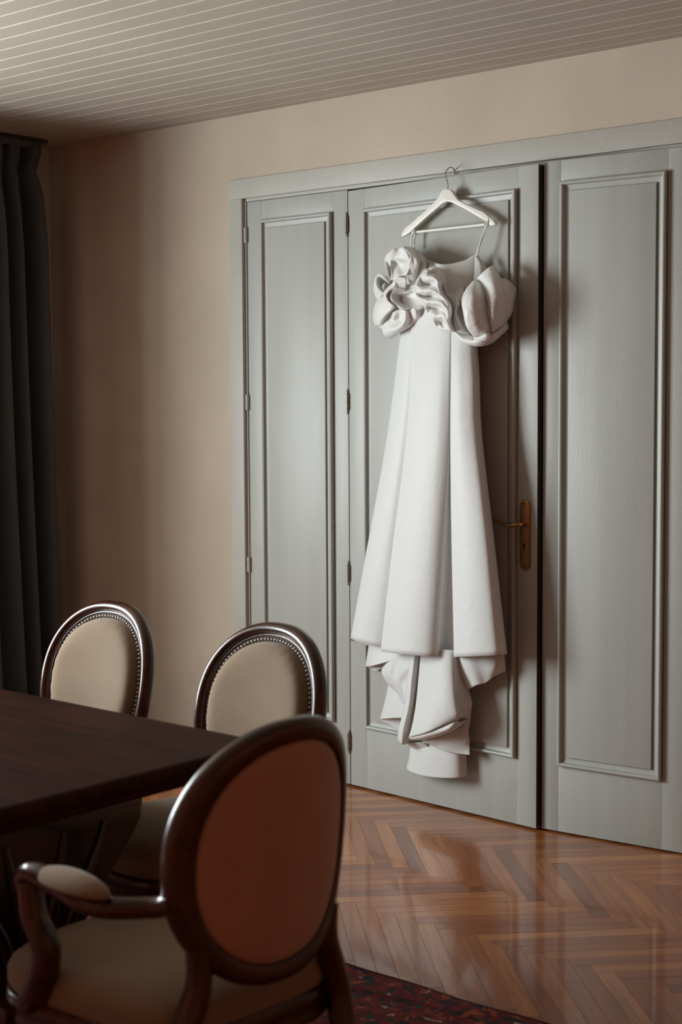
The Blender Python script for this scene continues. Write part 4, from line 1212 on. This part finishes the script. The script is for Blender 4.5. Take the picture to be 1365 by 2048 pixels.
sleeve_b = [
    SH([(-3.2593,-0.1969,2.0471), (-3.2737,-0.2082,2.0237), (-3.2857,-0.2197,1.9929), (-3.3054,-0.1994,1.9715), (-3.2809,-0.2263,1.947), (-3.2641,-0.2214,1.9319), (-3.2522,-0.2161,1.9062), (-3.233,-0.2177,1.8764), (-3.214,-0.213,1.8469), (-3.2022,-0.1891,1.822)],
       [(-3.228,-0.2181,2.0384), (-3.2373,-0.236,2.0144), (-3.2909,-0.1819,1.9936), (-3.2493,-0.2413,1.9662), (-3.2788,-0.1953,1.9467), (-3.2134,-0.2566,1.9223), (-3.2403,-0.1984,1.9029), (-3.1923,-0.2458,1.8716), (-3.2046,-0.2013,1.8469), (-3.1761,-0.2098,1.8203)],
       [(-3.2306,-0.1868,2.0315), (-3.1943,-0.2581,2.0052), (-3.2691,-0.1712,1.9912), (-3.2062,-0.2572,1.9612), (-3.2499,-0.1852,1.9457), (-3.1732,-0.266,1.9181), (-3.2188,-0.1877,1.8988), (-3.1664,-0.2479,1.8687), (-3.1951,-0.1896,1.847), (-3.1596,-0.2111,1.8196)],
       [(-3.1924,-0.2147,2.0185), (-3.1684,-0.2602,1.9964), (-3.2211,-0.2,1.9832), (-3.1779,-0.2594,1.956), (-3.1949,-0.2145,1.9396), (-3.1333,-0.2754,1.9104), (-3.169,-0.2166,1.8898), (-3.1407,-0.25,1.8657), (-3.1573,-0.2175,1.8445), (-3.1432,-0.2187,1.817)],
       [(-3.157,-0.2424,2.0022), (-3.1616,-0.2483,1.9861), (-3.1663,-0.2479,1.9685), (-3.1474,-0.2619,1.9454), (-3.1242,-0.2637,1.9229), (-3.1033,-0.2716,1.8968), (-3.1033,-0.2716,1.8721), (-3.1244,-0.2513,1.8525), (-3.1197,-0.2517,1.8346), (-3.1199,-0.233,1.8121)],
       [(-3.1949,-0.1772,1.9994), (-3.1949,-0.1772,1.9813), (-3.195,-0.1772,1.9633), (-3.1831,-0.1781,1.9427), (-3.1619,-0.1798,1.9218), (-3.1525,-0.1806,1.8997), (-3.1525,-0.1806,1.8745), (-3.1549,-0.1804,1.853), (-3.1502,-0.1808,1.8348), (-3.1478,-0.1748,1.8133)]),
    SH([(-3.2763,-0.1707,2.0426), (-3.2258,-0.1965,2.0306), (-3.1901,-0.2087,2.0098), (-3.176,-0.2005,1.9825)],
       [(-3.2739,-0.1615,2.054), (-3.2234,-0.1874,2.0401), (-3.1902,-0.1962,2.0177), (-3.1808,-0.1846,1.9873)],
       [(-3.2859,-0.1326,2.0732), (-3.2305,-0.1526,2.0537), (-3.1949,-0.1617,2.0274), (-3.183,-0.1626,1.9923)]),
    SH([(-3.2377,-0.1427,2.0075), (-3.2187,-0.1566,1.9511), (-3.176,-0.1725,1.9246), (-3.1713,-0.1667,1.8759), (-3.1807,-0.1597,1.8404), (-3.1618,-0.1612,1.8124)],
       [(-3.176,-0.2005,1.9843), (-3.1784,-0.1847,1.9512), (-3.1409,-0.1971,1.9253), (-3.1432,-0.1938,1.8825), (-3.1385,-0.1942,1.8464), (-3.1245,-0.1891,1.812)],
       [(-3.1948,-0.1461,2.0048), (-3.1642,-0.1703,1.9548), (-3.1013,-0.2189,1.9152), (-3.1176,-0.2114,1.886), (-3.1106,-0.2089,1.8537), (-3.0989,-0.1942,1.8109)],
       [(-3.1663,-0.136,2.0074), (-3.1407,-0.1691,1.9644), (-3.1059,-0.1906,1.9293), (-3.1244,-0.1735,1.8916), (-3.1127,-0.1745,1.8551), (-3.0919,-0.1793,1.8112)],
       [(-3.1424,-0.113,2.0111), (-3.1173,-0.1617,1.9672), (-3.0989,-0.1756,1.9333), (-3.108,-0.1624,1.8949), (-3.101,-0.1599,1.8553), (-3.0825,-0.1676,1.8112)]),
    SH([(-3.0666,-0.1751,1.9922), (-3.0874,-0.1858,1.9607), (-3.1012,-0.1847,1.924), (-3.0943,-0.1853,1.8808), (-3.0804,-0.1864,1.8337), (-3.0597,-0.1881,1.8026)],
       [(-3.0621,-0.1816,1.9915), (-3.0508,-0.2448,1.9537), (-3.0438,-0.2764,1.9148), (-3.0277,-0.2901,1.8732), (-3.0233,-0.2781,1.8264), (-3.0257,-0.2343,1.7946)],
       [(-3.0484,-0.189,1.9903), (-3.0076,-0.2731,1.9464), (-2.9961,-0.302,1.9043), (-2.9916,-0.3024,1.8625), (-2.9895,-0.2839,1.8196), (-3.0008,-0.2363,1.7937)],
       [(-3.037,-0.1868,1.9845), (-2.9897,-0.2621,1.9426), (-2.9739,-0.2882,1.9005), (-2.9694,-0.2855,1.8588), (-2.9694,-0.2668,1.8178), (-2.985,-0.2252,1.797)],
       [(-3.0278,-0.1782,1.9756), (-2.9853,-0.2376,1.9384), (-2.9673,-0.2608,1.898), (-2.9628,-0.258,1.8562), (-2.9627,-0.2425,1.8184), (-2.9781,-0.2071,1.7991)],
       [(-3.0231,-0.1661,1.9672), (-2.9918,-0.2059,1.9334), (-2.9739,-0.226,1.8965), (-2.9672,-0.2266,1.8577), (-2.9648,-0.2174,1.8211), (-2.9779,-0.1884,1.8015)]),
    SH([(-3.0618,-0.1568,2.0037), (-3.0188,-0.1851,1.9659), (-2.9918,-0.206,1.9194), (-2.9805,-0.21,1.8747), (-2.9781,-0.2039,1.8309), (-2.989,-0.1813,1.8057)],
       [(-3.0301,-0.1811,2.0127), (-2.9718,-0.2262,1.9698), (-2.9451,-0.247,1.9185), (-2.9362,-0.2508,1.8693), (-2.9449,-0.2346,1.8285), (-2.9646,-0.2019,1.8024)],
       [(-3.012,-0.1826,2.0239), (-2.9474,-0.2282,1.977), (-2.9208,-0.2428,1.9227), (-2.9206,-0.2334,1.8693), (-2.938,-0.2134,1.8308), (-2.9643,-0.1833,1.8047)],
       [(-2.9984,-0.1743,2.0359), (-2.9427,-0.2037,1.9869), (-2.9139,-0.2153,1.929), (-2.918,-0.2025,1.8741), (-2.9376,-0.1854,1.8336), (-2.9683,-0.1581,1.8093)],
       [(-2.9981,-0.1557,2.0425), (-2.9512,-0.1719,1.9928), (-2.9222,-0.1773,1.9314), (-2.9241,-0.1678,1.8794), (-2.9458,-0.1506,1.8388), (-2.9745,-0.1327,1.8139)],
       [(-3.0067,-0.1301,2.043), (-2.9684,-0.1394,1.9923), (-2.9392,-0.1418,1.9306), (-2.9389,-0.1356,1.8815), (-2.9607,-0.1214,1.8405), (-2.9852,-0.1101,1.8169)]),
    SH([(-3.0095,-0.161,2.0358), (-2.9805,-0.182,2.0115), (-2.9515,-0.1967,1.9843)],
       [(-3.0025,-0.1491,2.0432), (-2.9691,-0.1736,2.0184), (-2.9469,-0.1847,1.9918)],
       [(-3.0088,-0.1237,2.0471), (-2.9842,-0.1381,2.0198), (-2.9663,-0.1458,1.9935)]),
    SH([(-2.9492,-0.1907,1.9916), (-2.9249,-0.202,1.9512), (-2.918,-0.1963,1.9058), (-2.9309,-0.1797,1.8651), (-2.9571,-0.1528,1.8391)],
       [(-2.94,-0.1697,1.9941), (-2.9156,-0.1779,1.952), (-2.911,-0.1751,1.91), (-2.9261,-0.1615,1.8692), (-2.9545,-0.1405,1.8413)],
       [(-2.9394,-0.1417,1.9887), (-2.9171,-0.1466,1.9538), (-2.9191,-0.1434,1.9119), (-2.9322,-0.1361,1.8723), (-2.9586,-0.1246,1.8438)],
       [(-2.9452,-0.1102,1.9803), (-2.9251,-0.1149,1.9595), (-2.9317,-0.1144,1.921), (-2.9448,-0.1102,1.874), (-2.9714,-0.1018,1.847)]),
    SH([(-3.143,-0.1627,1.8207), (-3.078,-0.1804,1.7999), (-3.0163,-0.1915,1.7903), (-2.9732,-0.1763,1.8106), (-2.9502,-0.1471,1.8408)],
       [(-3.1362,-0.1912,1.8123), (-3.0736,-0.218,1.7807), (-3.003,-0.2268,1.7747), (-2.949,-0.2063,1.7982), (-2.9392,-0.1542,1.8313)],
       [(-3.1525,-0.1744,1.8099), (-3.0943,-0.1915,1.775), (-3.0368,-0.193,1.759), (-2.9865,-0.1722,1.7705), (-2.954,-0.1219,1.8207)],
       [(-3.1709,-0.1294,1.8084), (-3.1261,-0.1267,1.7797), (-3.0816,-0.1179,1.7659), (-3.0261,-0.1099,1.7789), (-2.9757,-0.0953,1.826)]),
    SH([(-3.0438,-0.2111,1.796), (-3.0097,-0.217,1.7973), (-2.9783,-0.2257,1.8038), (-2.9581,-0.2273,1.7995)],
       [(-3.0257,-0.2312,1.7859), (-2.994,-0.24,1.7846), (-2.9627,-0.2487,1.792), (-2.9493,-0.2374,1.7884)],
       [(-3.0279,-0.2217,1.7774), (-2.9962,-0.2305,1.7744), (-2.9715,-0.2356,1.777), (-2.9603,-0.2271,1.7803)]),
    SH([(-2.9727,-0.1453,1.8507), (-2.9682,-0.1519,1.8237), (-2.9815,-0.1446,1.7942)],
       [(-2.9632,-0.1274,1.851), (-2.9543,-0.1343,1.8291), (-2.972,-0.1267,1.8016)],
       [(-2.9714,-0.1018,1.847), (-2.9624,-0.1026,1.8252), (-2.9758,-0.1015,1.8133)]),
    SH([(-3.1491,-0.0938,2.0054), (-3.1726,-0.0919,1.9157), (-3.1608,-0.0929,1.8238), (-3.1254,-0.0957,1.7824)],
       [(-3.0843,-0.1239,2.0268), (-3.0642,-0.169,1.9158), (-3.0596,-0.1756,1.8351), (-3.066,-0.1502,1.7825)],
       [(-3.0359,-0.1153,2.0333), (-2.9891,-0.1689,1.9211), (-2.982,-0.1632,1.8415), (-3.0266,-0.1285,1.7819)],
       [(-3.0193,-0.0918,2.0249), (-2.9584,-0.1091,1.9315), (-2.9715,-0.1018,1.8523), (-3.0073,-0.0927,1.7914)])
]
tag(cloth('sleeve_ruffle', sleeve_b, M_ruffle, dr, thick=0.003, nu=8, nv=48), 'larger puffed satin sleeve ruffle on the right')
for pts in ([(-3.4112,-0.0756,2.2235), (-3.3958,-0.0868,2.2027), (-3.4083,-0.0858,2.1795), (-3.4175,-0.0801,2.1377)], [(-3.3988,-0.0766,2.2038), (-3.4053,-0.071,2.1805), (-3.4039,-0.0761,2.1389)], [(-3.0554,-0.1061,2.2316), (-3.0442,-0.1131,2.2087), (-3.0643,-0.1185,2.151), (-3.0928,-0.1212,2.0867)], [(-3.0624,-0.1086,2.2142), (-3.0519,-0.1144,2.1985), (-3.0674,-0.1202,2.1511), (-3.0859,-0.1218,2.0861)]):
    tube('strap', [Vector(p) - DO for p in pts], 0.0028, M_ruffle, dr, 8, 24)
